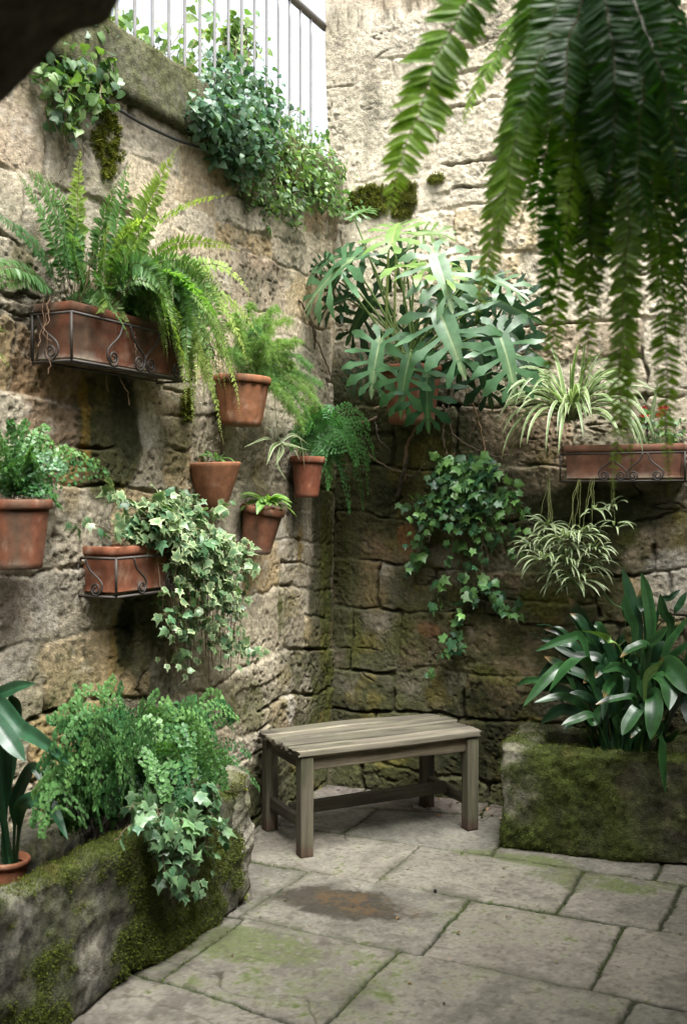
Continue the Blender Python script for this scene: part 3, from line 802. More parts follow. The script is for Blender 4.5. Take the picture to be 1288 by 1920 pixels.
Bf.add(T_, None, grid_faces(2, len(pp), True), (0.2, 0.18, 0.14))
Bw_ = Buf(); Bw_.add([(-2.2, -2.6, -.05), (3.0, -2.6, -.05), (3.0, -2.6, 3.4), (-2.2, -2.6, 3.4)], None, [(0, 1, 2, 3)], (0.10, 0.09, 0.075)); Bw_.build('added_end_wall', M_ROCK, arch, False)  # unseen wall added to keep light out of the passage
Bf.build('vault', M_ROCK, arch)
# unseen side wall added to shade the lower part of the court
yr = np.arange(0.0, 4.3, 0.03); zr2 = np.arange(0.0, 3.5, 0.03); Uq, Zq = np.meshgrid(yr, zr2, indexing='ij')
hq, fq, Tq, dq, cq, sq = wall_height(Uq, Zq, 77, 0, 4.3, 0, 4.3, np.full_like(Uq, .3)); u_, z_, h_ = Uq.ravel(), Zq.ravel(), hq.ravel()
cq_ = wall_colour(Uq, Zq, fq, Tq, dq, cq, sq, 77, np.full_like(Uq, .3), np.full_like(Uq, .3) + .3 * (1 - sst(0, 1.5, Zq)))
Vq = C0[None] + (2.65 - h_)[:, None] * RV[None] - u_[:, None] * LV[None] + z_[:, None] * UP[None]
mk('added_shade_wall', Vq, [grid_faces(len(yr), len(zr2), True)], M_WALL, right_wall, cq_)
# ================================================================ bench
fl, fr, bl, br = FL(557, 1603), FL(868, 1558), FL(520, 1556), FL(812, 1508)
bo = 0.25 * (fl + fr + bl + br)
bx_ = nrm((fr - fl) + (br - bl)); by_ = np.array([-bx_[1], bx_[0], 0.0])
blen = 0.5 * (np.linalg.norm(fr - fl) + np.linalg.norm(br - bl)); bwid = 0.5 * (np.linalg.norm(bl - fl) + np.linalg.norm(br - fr))
bench = thing('bench', 'small weathered grey wooden bench with slatted top in the corner of the court', 'bench', bo)
def timber(name, c, half, seed, axis, lower_green=0.0, base=(0.105, 0.088, 0.06), r=0.004, warp=0.004, ends=0.0):
    V, N, Q = rbox(half, r, 0.012)
    rg = np.random.RandomState(seed)
    s = np.array([1.0, 1, 1]) * 60; s[axis] = 3.0
    gc = V * s[None] + rg.rand(3)[None] * 100
    P = V + N * (0.0030 * fbm3(gc, 0.5, 3, seed))[:, None]
    P[:, 2] += warp * vn3(V * np.array([3, 8, 3]) + rg.rand(3) * 9, 1.0, seed + 1)
    if ends:
        e = np.abs(V[:, axis]) > half[axis] - 0.02
        P[e, axis] += np.sign(V[e, axis]) * 0.012 * vn3(V[e] * np.array([0.01, 60, 60]), 1.0, seed + 2)
    W_ = ox(P, bo + c[0] * bx_ + c[1] * by_ + c[2] * UP, bx_, by_, UP)
    g = fbm3(V, 9, 4, seed + 3); g2 = fbm3(gc, 0.25, 3, seed + 4)
    col = np.array(base)[None] * (1 + 0.35 * g + 0.4 * g2)[:, None]
    col = mixc(col, (0.030, 0.026, 0.018), sst(0.05, 0.45, g2 + 0.6 * g) * 0.6)
    col = mixc(col, (0.27, 0.24, 0.185), sst(0.2, 0.6, -g2 + 0.3 * g) * 0.5)
    zz = W_[:, 2]
    col = mixc(col, (0.062, 0.072, 0.032), np.clip(lower_green * (0.5 + 0.9 * g), 0, 1) * 0.75)
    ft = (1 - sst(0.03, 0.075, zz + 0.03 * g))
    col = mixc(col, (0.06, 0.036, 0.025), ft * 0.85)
    o = mk(name, W_, [Q], M_WOOD, bench, np.clip(col, 0.02, 0.7))
    at = o.data.attributes.new('grain', 'FLOAT_VECTOR', 'POINT'); at.data.foreach_set('vector', gc.astype(np.float32).ravel())
    return o
lh = 0.03
hx, hy = blen / 2, bwid / 2
TOPZ = 0.468
for i, (sx, sy) in enumerate(((-1, -1), (1, -1), (-1, 1), (1, 1))):
    timber('leg', (sx * hx, sy * hy, (TOPZ - 0.03) / 2), (lh, lh, (TOPZ - 0.03) / 2), 800 + i, 2, 0.75 if sy < 0 else 0.4, (0.085, 0.073, 0.052))
npk = 4; tw = 2 * hy + 0.095; pw = tw / npk
for i in range(npk):
    timber('plank', (0.004 * (i % 3 - 1), -tw / 2 + pw * (i + 0.5), TOPZ - 0.012 - 0.002 * (i % 2)), (hx + 0.046 + 0.004 * ((i * 7) % 3), pw / 2 - 0.0095, 0.014), 820 + i, 0, 0.5, tuple(v * (1.1, .72, .95, .8)[i] for v in (0.128, 0.112, 0.086)), 0.005, 0.006, 1.0)
Bn = Buf()
for sx in (-1, 1):
    for i in range(npk):
        for k in (-.25, .25):
            cn = bo + (sx * (hx - .002) + .004 * k) * bx_ + (-tw / 2 + pw * (i + .5 + k)) * by_ + (TOPZ + .0015) * UP
            aa = np.arange(8) / 8 * 2 * np.pi; rim_ = cn[None] + .0042 * (np.cos(aa)[:, None] * bx_[None] + np.sin(aa)[:, None] * by_[None])
            Bn.add(np.vstack([rim_, cn[None] + UP * .0012]), [(q, (q + 1) % 8, 8) for q in range(8)], None, (.045, .03, .022))
Bn.build('screw_heads', M_IRON, bench)
for sy in (-1, 1):
    timber('apron', (0, sy * (hy - 0.004), TOPZ - 0.026 - 0.036), (hx - lh, 0.013, 0.034), 840 + sy, 0, 0.25, (0.20, 0.165, 0.115))  # base lightened to paint in light on the long aprons
for sx in (-1, 1):
    timber('apron', (sx * (hx - 0.004), 0, TOPZ - 0.026 - 0.036), (0.013, hy - lh, 0.034), 850 + sx, 1, 0.3, (0.056, 0.047, 0.034))
    timber('side_stretcher', (sx * hx, 0, 0.135), (0.014, hy - lh, 0.026), 860 + sx, 1, 0.4, (0.044, 0.036, 0.026))
timber('stretcher', (0, 0, 0.150), (hx - 0.014, 0.015, 0.028), 870, 0, 0.3, (0.044, 0.036, 0.026))

# ================================================================ railing on the left wall
RB = 4.15; ra_ = -0.045
rail = thing('railing', 'grey iron railing of thin upright bars on top of the mossy coping', 'railing', W(ra_, 0.0, LH + 0.25))
B = Buf(); tube(B, [W(ra_, b, RB + 0.012) for b in np.linspace(-0.0, 3.6, 30)], 0.021, 8, (0.10, 0.095, 0.085)); B.build('top_rail', M_RAIL, rail)
bar0 = None
for i in range(22):
    b = 0.17 + 0.1185 * i
    if bar0 is None:
        B = Buf(); tube(B, [W(ra_, b, z) for z in np.linspace(LH + 0.235, RB, 8)], 0.0070, 7, (0.22, 0.215, 0.21)); bar0 = B.build('bar', M_RAIL, rail)  # grey of the bars lightened to paint in sky glare
    else:
        o = bar0.copy(); sc.collection.objects.link(o); o.parent = rail; d = -(b - 0.17) * LV
        o.location = tuple(d + np.array(bar0.location))

# cable below the coping
B = Buf()
cp = [LW(x, y, 0.035) for x, y in ((150, 150), (192, 182), (215, 200), (260, 228), (300, 248), (340, 265), (395, 283), (440, 300))]
tube(B, bezm(cp, 60), 0.0065, 6, (0.015, 0.015, 0.014)); o = B.build('cable', M_IRON)
tag(o, 'thin black cable running under the mossy coping stones', 'cable')

# ================================================================ pots
def terra_colour(P, zrel, seed, base=(0.40, 0.155, 0.075), dirt=0.4, salt=0.6):
    g1 = fbm3(P, 7, 4, seed, 0.6); g2 = fbm3(P, 30, 4, seed + 1, 0.6); st = fbm3(P * np.array([1, 1, 0.12]), 40, 3, seed + 2)
    c = np.array(base)[None] * 0.55 * (1 + 0.28 * g1 + 0.22 * g2 + 0.25 * st)[:, None]
    c = mixc(c, (0.085, 0.055, 0.035), sst(0.05, 0.55, g1 + 0.6 * st + 0.2) * min(1, dirt * 1.25))
    c = mixc(c, (0.46, 0.40, 0.32), sst(0.35, 0.75, (0.34 - zrel) * 1.8 + 0.45 * g1 + 0.35 * g2) * salt)
    c = mixc(c, (0.36, 0.26, 0.18), sst(0.20, 0.6, g2 - 0.3 * g1) * 0.5)
    c = mixc(c, (0.09, 0.085, 0.045), sst(0.25, 0.65, (0.12 - zrel) * 2.0 + 0.5 * g2 + 0.3 * g1) * 0.6)
    dr = sst(0.22, 0.5, fbm3(P * np.array([1, 1, 0.06]), 26, 3, seed + 4)) * sst(.95, .6, zrel) if False else sst(0.22, 0.5, fbm3(P * np.array([1, 1, 0.06]), 26, 3, seed + 4))
    c = mixc(c, (0.075, 0.06, 0.04), dr * 0.45)
    return c

def pot(name, label, centre, r, h, group, seed, rb=None, rim=0.032, flat=None, flute=False, tilt=(0, 0), base=(0.40, 0.155, 0.075), dirt=0.4, salt=0.6, soil=True, cat='pot', rimless=False):
    """centre = middle of the top of the pot"""
    rb = rb or r * 0.70; t = 0.011
    th = thing(name, label, cat, np.asarray(centre) - np.array([0, 0, h]), group)
    zr = h - rim; rz = rb + (r - 0.008 - rb) * (zr / h)
    if rimless:
        body = [(rb - 0.01, 0.0), (rb, 0.006)] + [(rb + (r - rb) * s ** 0.8, 0.006 + (h - 0.012) * s) for s in np.linspace(0.08, 1, 14)] + [(r - 0.004, h), (r - t, h - 0.004), (r - t - 0.004, h - 0.05), (0.0, h - 0.055)]
        rimp = None
    else:
        body = [(0.0, 0.0), (rb - 0.008, 0.0), (rb, 0.006)] + [(rb + (rz - rb) * s, 0.006 + (zr - 0.006) * s) for s in np.linspace(0.08, 1, 12)] + [(rz - t, zr + 0.001)]
        rimp = [(rz - t, zr - 0.001), (r - 0.004, zr - 0.001), (r, zr + 0.005), (r + 0.001, h - 0.006), (r - 0.004, h), (r - t, h - 0.002), (r - t - 0.003, h - 0.045), (r - t - 0.02, h - 0.05)]
    tx, ty = tilt
    rot = Matrix.Rotation(tx, 3, 'X') @ Matrix.Rotation(ty, 3, 'Y'); RM = np.array(rot)
    def lathe(pn, prof, parent, s2):
        K = 64; a = np.arange(K) / K * 2 * np.pi; pr = np.array(prof)
        r_, z_ = np.meshgrid(pr[:, 0], a, indexing='ij')[0], np.repeat(pr[:, 1][:, None], K, 1)
        A_ = np.repeat(a[None], len(pr), 0)
        if flute and pn == 'body':
            r_ = r_ * (1 + 0.026 * np.sign(np.sin(14 * A_)) * np.abs(np.sin(14 * A_)) ** 0.5 * ((z_ > 0.03) & (z_ < zr)))
        x = r_ * np.cos(A_); y = r_ * np.sin(A_)
        P = np.stack([x.ravel(), y.ravel(), z_.ravel() - h], -1)
        P[:, :2] *= (1 + 0.012 * vn3(P, 9, s2))[:, None]
        P = P @ RM.T
        if flat is not None:      # flat back against the wall (distance of the axis from the wall plane)
            nv, dmin = flat; q = P @ nv; P = P + np.maximum(-dmin - q, 0)[:, None] * nv[None]
        P = P + np.asarray(centre)[None]
        n = len(pr); i = np.arange(n - 1)[:, None]; j = np.arange(K)[None]
        Q = np.stack([i * K + j, i * K + (j + 1) % K, (i + 1) * K + (j + 1) % K, (i + 1) * K + j], -1).reshape(-1, 4)
        zrel = np.repeat(pr[:, 1] / h, K)
        return mk(pn, P, [Q], M_TERRA, parent, np.clip(terra_colour(P, zrel, seed, base, dirt, salt), 0.01, 1))
    lathe('body', body, th, seed)
    if rimp: lathe('rim', rimp, th, seed + 1)
    if soil:
        rr = np.linspace(0, 1, 10); a = np.arange(32) / 32 * 2 * np.pi
        Rr, Aa = np.meshgrid(rr * (r - t - 0.002), a, indexing='ij')
        P = np.stack([Rr.ravel() * np.cos(Aa.ravel()), Rr.ravel() * np.sin(Aa.ravel()), np.full(Rr.size, -0.03)], -1)
        P[:, 2] += 0.01 * fbm3(P, 25, 3, seed + 9); P = P @ RM.T
        if flat is not None:
            nv, dmin = flat; q = P @ nv; P = P + np.maximum(-dmin + 0.012 - q, 0)[:, None] * nv[None]
        P += np.asarray(centre)[None]
        n = 10; i = np.arange(n - 1)[:, None]; j = np.arange(32)[None]
        Q = np.stack([i * 32 + j, (i + 1) * 32 + j, (i + 1) * 32 + (j + 1) % 32, i * 32 + (j + 1) % 32], -1).reshape(-1, 4)
        mk('soil', P, [Q], M_SOIL, th, np.array([0.055, 0.04, 0.028])[None] * (1 + 0.5 * fbm3(P, 40, 2, seed))[:, None])
    return th

GP = 'round terracotta pots fixed to the stone wall'
pc4 = LW(455, 706, 0.150); pot('terracotta_pot', 'fluted terracotta wall pot with feathery asparagus fern', pc4, 0.127, 0.218, GP, 901, 0.092, flute=True, base=(0.44, 0.185, 0.085), dirt=0.35, salt=0.25, tilt=(0.0, 0.05))
pc5 = LW(398, 868, 0.055); pot('terracotta_pot', 'flat backed rimless terracotta half pot, nearly empty', pc5, 0.126, 0.20, GP, 902, 0.05, flat=(RV, 0.045), rimless=True, base=(0.46, 0.20, 0.10), dirt=0.15, salt=0.15, tilt=(0.0, -0.04))
pc6 = LW(495, 950, 0.125); pot('terracotta_pot', 'stained tilted terracotta pot with a small bright green rosette plant', pc6, 0.103, 0.215, GP, 903, 0.07, dirt=0.55, salt=0.7, tilt=(0.05, 0.19), base=(0.36, 0.15, 0.08))
pc7 = LW(577, 856, 0.120); pot('terracotta_pot', 'dark red terracotta pot near the wall corner holding a lacy fern', pc7, 0.088, 0.205, GP, 904, 0.06, dirt=0.4, salt=0.1, base=(0.36, 0.12, 0.06), tilt=(0, 0.03))
pc8 = LW(33, 936, 0.140); pot('terracotta_pot', 'dark terracotta pot with a maidenhair fern, below the long box', pc8, 0.112, 0.225, GP, 905, 0.080, dirt=0.55, salt=0.25, base=(0.33, 0.125, 0.065))
pc12 = RW(772, 688, 0.205); pot('terracotta_pot', 'large terracotta pot in the corner under the split leaf philodendron', pc12, 0.160, 0.29, GP, 906, 0.115, dirt=0.4, salt=0.1, base=(0.34, 0.13, 0.07))
for (pc, r, h, nv, off) in ((pc4, .127, .218, RV, .150), (pc6, .103, .215, RV, .125), (pc7, .088, .205, RV, .12), (pc8, .112, .225, RV, .14), (pc12, .16, .29, -LV, .205)):
    par = [o for o in sc.objects if o.get('category') == 'pot' and np.linalg.norm(np.array(o.location) - (pc - np.array([0, 0, h]))) < 0.01][0]
    B = Buf(); s = np.cross(nv, UP); z = -0.052; rr = r * 0.955
    p0 = pc - nv * (off - 0.004) + np.array([0, 0, z])
    tube(B, [p0, pc - nv * rr * 0.97 + np.array([0, 0, z]), pc - nv * rr * 0.93 + np.array([0, 0, z + .03])], 0.005, 6, (0.035, 0.03, 0.026)); B.build('wall_hook', M_IRON, par)

# the little saucer-like pot standing in the left trough
pcs = FL(15, 1608, 0.415); pot('terracotta_pot', 'shallow terracotta pot standing in the long trough under strap leaves', pcs, 0.072, 0.11, None, 907, 0.055, rim=0.02, base=(0.42, 0.16, 0.08), dirt=0.3, salt=0.1)

# ---------------------------------------------------------------- rectangular boxes in iron brackets
def spiral(B, c, u, v, r0, turns, r1, rad, col, start=0.0, sgn=1):
    t = np.linspace(0, 1, 40); a = start + sgn * t * turns * 2 * np.pi; rr = r0 + (r1 - r0) * t
    tube(B, [c + rr[i] * (math.cos(a[i]) * u + math.sin(a[i]) * v) for i in range(40)], rad, 5, col)

def window_box(name, label, O, ex, nv, L, D, H, seed, base, dirt, salt, group, scroll_at, s_in=0.015):
    """O = back top corner at the wall (start), ex along wall, nv out of wall"""
    th = thing(name, label, 'window box', O - np.array([0, 0, H]), group)
    t = 0.014; rm = 0.030
    def prism(pn, levels, parent, s2):
        # levels: list of (inset, z); ring of rounded rect
        K = []
        for ins, z in levels:
            x0, x1, y0, y1 = ins, L - ins, max(ins, 0.004), D - ins
            pts = []
            n = 24; m = 10
            for q in np.linspace(0, 1, n, endpoint=False): pts.append((x0 + (x1 - x0) * q, y0))
            for q in np.linspace(0, 1, m, endpoint=False): pts.append((x1, y0 + (y1 - y0) * q))
            for q in np.linspace(0, 1, n, endpoint=False): pts.append((x1 - (x1 - x0) * q, y1))
            for q in np.linspace(0, 1, m, endpoint=False): pts.append((x0, y1 - (y1 - y0) * q))
            K.append([O + x * ex + y * nv + np.array([0, 0, z]) for x, y in pts])
        K = np.array(K); nl, kk = K.shape[:2]; P = K.reshape(-1, 3)
        i = np.arange(nl - 1)[:, None]; j = np.arange(kk)[None]
        Q = np.stack([i * kk + j, i * kk + (j + 1) % kk, (i + 1) * kk + (j + 1) % kk, (i + 1) * kk + j], -1).reshape(-1, 4)
        if np.dot(np.cross(ex, nv), UP) < 0: Q = Q[:, ::-1]
        zrel = np.repeat([(z + H) / H for _, z in levels], kk)
        P = P + 0.003 * fbm3(P, 12, 3, s2)[:, None] * nv[None]
        o = mk(pn, P, [Q], M_TERRA, parent, np.clip(terra_colour(P, zrel, seed, base, dirt, salt), 0.01, 1))
        md = o.modifiers.new('bev', 'EDGE_SPLIT'); md.split_angle = R(40)
    lv = [(0.10, -H), (s_in, -H), (s_in - 0.003, -H + 0.004)] + [(s_in - (s_in - 0.008) * q, -H + 0.004 + (H - rm - 0.004) * q) for q in np.linspace(0.1, 1, 8)] + [(0.02, -rm + 0.001)]
    prism('body', lv, th, seed)
    prism('rim', [(0.02, -rm), (0.002, -rm), (0.0, -rm + 0.004), (0.0, -0.005), (0.004, 0.0), (t, 0.0), (t + 0.002, -0.05), (t + 0.03, -0.055)], th, seed + 1)
    us = np.linspace(t, L - t, 40); vs = np.linspace(t, D - t, 12); U, Vv = np.meshgrid(us, vs, indexing='ij'); u = U.ravel(); v = Vv.ravel()
    P = O[None] + u[:, None] * ex[None] + v[:, None] * nv[None]; P[:, 2] += -0.035 + 0.012 * fbm(u, v, 20, 3, seed)
    mk('soil', P, [grid_faces(40, 12, np.dot(np.cross(ex, nv), UP) < 0)], M_SOIL, th, np.array([0.05, 0.037, 0.026])[None] * (1 + 0.5 * fbm(u, v, 40, 2, seed))[:, None])
    # iron bracket: a thing of its own that carries the box
    br_ = thing('iron_bracket', '', 'bracket', O - np.array([0, 0, H + 0.015]), 'scrolled wrought iron brackets under the window boxes')
    ic = (0.04, 0.033, 0.027); e = 0.012
    B = Buf(); z0 = -H - 0.012; z1 = -rm - 0.012
    q = lambda x, y, z: O + x * ex + y * nv + np.array([0, 0, z])
    for z in (z0, z1):
        tube(B, [q(-e, 0.0, z), q(-e, D + e, z)], 0.0055, 4, ic); tube(B, [q(L + e, 0.0, z), q(L + e, D + e, z)], 0.0055, 4, ic); tube(B, [q(-e, D + e, z), q(L + e, D + e, z)], 0.0055, 4, ic)
    for x, y in ((-e, D + e), (L + e, D + e), (-e, 0.01), (L + e, 0.01)): tube(B, [q(x, y, z0), q(x, y, z1)], 0.0055, 4, ic)
    for y in (0.05, D - 0.03): tube(B, [q(-e, y, z0), q(L + e, y, z0)], 0.004, 4, ic)
    B.build('frame', M_IRON, br_)
    hs_ = z1 - z0
    def scroll(c, dx, sg):
        """an S-scroll standing on the lower bar; c origin on the face, dx along the face"""
        B = Buf(); v = UP; rr = hs_ * 0.17
        cc = c + np.array([0, 0, rr + 0.004])
        spiral(B, cc, dx * sg, v, rr, 1.6, rr * 0.25, 0.0042, ic, -1.2, -1)
        a0 = cc + rr * (math.cos(-1.2) * dx * sg + math.sin(-1.2) * v)
        pts = bezm([a0, cc + dx * sg * rr * 1.15, cc + dx * sg * (rr * 0.9) + v * rr * 1.2, cc - dx * sg * rr * 1.2 + v * hs_ * 0.5, cc - dx * sg * rr * 2.0 + v * (hs_ * 0.78)], 24)
        tube(B, pts, 0.0042, 5, ic)
        B.build('scroll', M_IRON, br_)
    for x, sg in scroll_at:
        scroll(q(x * L, D + e + 0.003, z0), ex, sg)
    scroll(q(-e - 0.003, D * 0.55, z0), nv, 1) if np.dot(ex, LV) > 0.5 else scroll(q(L + e + 0.003, D * 0.55, z0), nv, 1)
    return th, br_

GB = 'rectangular terracotta window boxes'
Ob1 = LW(62, 553, 0.0); Ob1[2] = 2.250
box1, brk1 = window_box('window_box', 'long dark terracotta box on the wall, overflowing with a big sword fern', Ob1, LV, RV, 0.70, 0.17, 0.195, 921, (0.25, 0.090, 0.045), 0.75, 0.6, GB, ((0.30, -1), (0.52, 1), (0.62, -1), (0.86, 1)))
brk1['label'] = 'scrolled iron bracket carrying the long fern box'
Ob2 = LW(147, 1012, 0.0); Ob2[2] = 1.395
box2, brk2 = window_box('window_box', 'short orange terracotta box with trailing variegated ivy', Ob2, LV, RV, 0.40, 0.172, 0.170, 931, (0.42, 0.155, 0.08), 0.35, 0.5, GB, ((0.34, 1), (0.80, -1)))
brk2['label'] = 'thin iron bracket holding the short ivy box'
eR = RW(1279, 832, 0.175); aR = ab(eR)[0]
Ob3 = W(aR - 0.55, 0.0, 1.822)
box3, brk3 = window_box('window_box', 'terracotta box with spider plant and small red flowers', Ob3, RV, -LV, 0.55, 0.175, 0.16, 941, (0.36, 0.16, 0.10), 0.4, 0.45, GB, ((0.36, -1), (0.50, 1), (0.60, -1), (0.80, 1)))
brk3['label'] = 'scrolled iron bracket carrying the spider plant box'
# ================================================================ plants: leaf templates and builders
def T_blade(n=4, wf=lambda y: np.sin(np.pi * np.clip(y, 0, 1) ** 0.8), w=0.25, fold=0.25, curl=0.15, fl=0.0):
    ys = np.linspace(0, 1, n + 1); V = []; e = []
    for y in ys:
        k = w * float(wf(y)); z = -curl * y * y
        V += [(-k, y, z + fold * k), (0, y, z), (k, y, z + fold * k)]; e += [1, 0, 1]
    Q = []
    for i in range(n):
        for j in (0, 1): Q.append((3 * i + j, 3 * i + j + 1, 3 * i + j + 4, 3 * i + j + 3))
    return np.array(V), np.zeros((0, 3), int), np.array(Q), np.array(e, float)

def T_outline(pts, fold=0.15, curl=0.25, ring=0.68, c=(0, 0.4), wav=0.03, seed=0):
    """leaf from half outline (right side, base to tip), mirrored, with an inner ring"""
    rg = np.random.RandomState(seed)
    h = np.array(pts, float); o = np.vstack([h, (h[1:-1] * np.array([-1, 1]))[::-1]])
    c = np.array(c); inn = c + (o - c) * ring
    P = np.vstack([o, inn, c[None]]); n = len(o)
    z = fold * np.abs(P[:, 0]) - curl * (P[:, 1] - 0.2) ** 2 * np.sign(P[:, 1] - 0.2).clip(0, 1) - 0.25 * P[:, 0] ** 2
    z[:n] += rg.normal(0, wav, n)
    V = np.column_stack([P, z]); e = np.concatenate([np.ones(n), np.full(n, 0.25), [0]])
    Q = [(i, (i + 1) % n, n + (i + 1) % n, n + i) for i in range(n)]; T = [(n + i, n + (i + 1) % n, 2 * n) for i in range(n)]
    return V, np.array(T), np.array(Q), e

T_IVY = [T_outline([(0, 0.0), (0.20, -0.13), (0.47, 0.02), (0.36, 0.20), (0.60, 0.48), (0.26, 0.58), (0.13, 0.80), (0, 1.08)], seed=1, fold=0.18),
         T_outline([(0, 0.0), (0.22, -0.10), (0.42, 0.06), (0.40, 0.24), (0.52, 0.42), (0.27, 0.62), (0.12, 0.84), (0, 1.02)], seed=2, fold=-0.10, curl=0.35),
         T_outline([(0, 0.0), (0.24, -0.08), (0.50, 0.10), (0.38, 0.26), (0.58, 0.56), (0.24, 0.60), (0.10, 0.90), (0, 1.20)], seed=3, fold=0.05, curl=0.30)]
T_HEART = [T_outline([(0, 0.0), (0.22, -0.14), (0.44, 0.02), (0.50, 0.25), (0.38, 0.52), (0.18, 0.80), (0, 1.05)], seed=4, fold=0.22, curl=0.3),
           T_outline([(0, 0.0), (0.20, -0.10), (0.42, 0.06), (0.46, 0.28), (0.34, 0.55), (0.15, 0.82), (0, 1.0)], seed=5, fold=0.10, curl=0.5)]
T_OVATE = [T_blade(4, lambda y: np.sin(np.pi * y ** 0.75), 0.32, 0.3, 0.2), T_blade(4, lambda y: np.sin(np.pi * y ** 0.8), 0.26, 0.15, 0.4)]
T_FAN = [T_outline([(0, 0.0), (0.25, 0.22), (0.52, 0.50), (0.50, 0.78), (0.28, 0.92), (0.12, 0.86), (0, 1.0)], ring=0.55, seed=6, fold=0.1, curl=0.1, c=(0, 0.55)),
         T_outline([(0, 0.0), (0.22, 0.20), (0.44, 0.52), (0.46, 0.76), (0.20, 0.90), (0.10, 0.80), (0, 0.92)], ring=0.55, seed=7, fold=0.2, curl=0.3, c=(0, 0.55))]
T_PINNA = T_blade(4, lambda y: (0.55 + 0.45 * np.sin(np.pi * np.clip(y * 1.1, 0, 1))) * (1 - y ** 3) * (0.25 if y == 0 else 1), 0.135, 0.25, 0.18)
T_PIN_L = T_blade(6, lambda y: (0.75 + 0.25 * np.sin(np.pi * y)) * (1 - y ** 4) * (0.4 if y == 0 else 1), 0.115, 0.3, 0.14)
T_LEAFLET = (np.array([(0, 0, 0), (0.28, 0.35, 0.05), (0.2, 0.8, 0), (0, 1, -0.05), (-0.2, 0.8, 0), (-0.28, 0.35, 0.05)]), np.zeros((0, 3), int), np.array([(0, 1, 2, 3), (0, 3, 4, 5)]), np.array([0, 1, 1, 1, 1, 1.0]))

rgp = np.random.RandomState(2024)
def jit(c, n, a=0.18, rg=rgp, hue=0.12):
    c = np.asarray(c, float); k = rg.normal(0, a, (n, 1)); h = rg.normal(0, hue, (n, 1))
    return np.clip(c * (1 + k) * (1 + h * np.array([[1.0, 0.25, -0.3]])), 0.004, 0.9)

def frond(B, path, hint, half_w, pairs, col, tip_col, tm=T_PINNA, base_bare=0.10, taper=0.8, rise=0.12, ang=0.25, rad=0.0016, lift=0.12, stem=(0.13, 0.10, 0.04), rg=rgp, wmul=1.0, droop=0.15):
    """once-pinnate fern frond along a path"""
    n = len(path); T, N, S = frames(path, hint)
    tube(B, path, np.linspace(rad, rad * 0.35, n), 4, stem, False)
    L = np.concatenate([[0], np.cumsum(np.linalg.norm(np.diff(path, axis=0), axis=1))]); L /= L[-1]
    s = np.linspace(base_bare, 0.995, pairs)
    f = np.interp
    def at(X, s): return np.stack([f(s, L, X[:, k]) for k in range(3)], -1)
    prof = half_w * np.clip((s - base_bare) / rise, 0.35, 1) ** 0.6 * np.clip(1 - (np.clip((s - taper * 0.35) / (1.0 - taper * 0.35), 0, 1)) ** 1.7, 0.06, 1)
    for sg in (-1, 1):
        ss = s + rg.normal(0, 0.25 / pairs, pairs); ss = np.clip(ss, 0, 1)
        P = at(path, ss); t = nrm(at(T, ss)); nn = nrm(at(N, ss)); sd = nrm(at(S, ss)) * sg
        a = ang + rg.normal(0, 0.10, (pairs, 1)) + 0.35 * (ss[:, None]) ** 2
        d = nrm(sd + t * a + nn * (lift + rg.normal(0, 0.13, (pairs, 1))) + np.array([0, 0, -droop]))
        nv = nrm(nn + rg.normal(0, 0.14, (pairs, 3)))
        ln = prof * (1 + rg.normal(0, 0.07, pairs)); k = rg.rand(pairs) < 0.03; ln[k] *= 0.3
        M = basis(d, nv, ln); wsc = np.maximum(1.0, 0.012 / np.maximum(ln, 1e-4)) ** 0.3 * wmul
        M[:, :, 0] *= wsc[:, None]
        m = ss[:, None] ** 1.5
        c = np.asarray(col) * (1 - m) + np.asarray(tip_col) * m
        B.inst(tm, P, M, c * (1 + rg.normal(0, 0.10, (pairs, 1))))

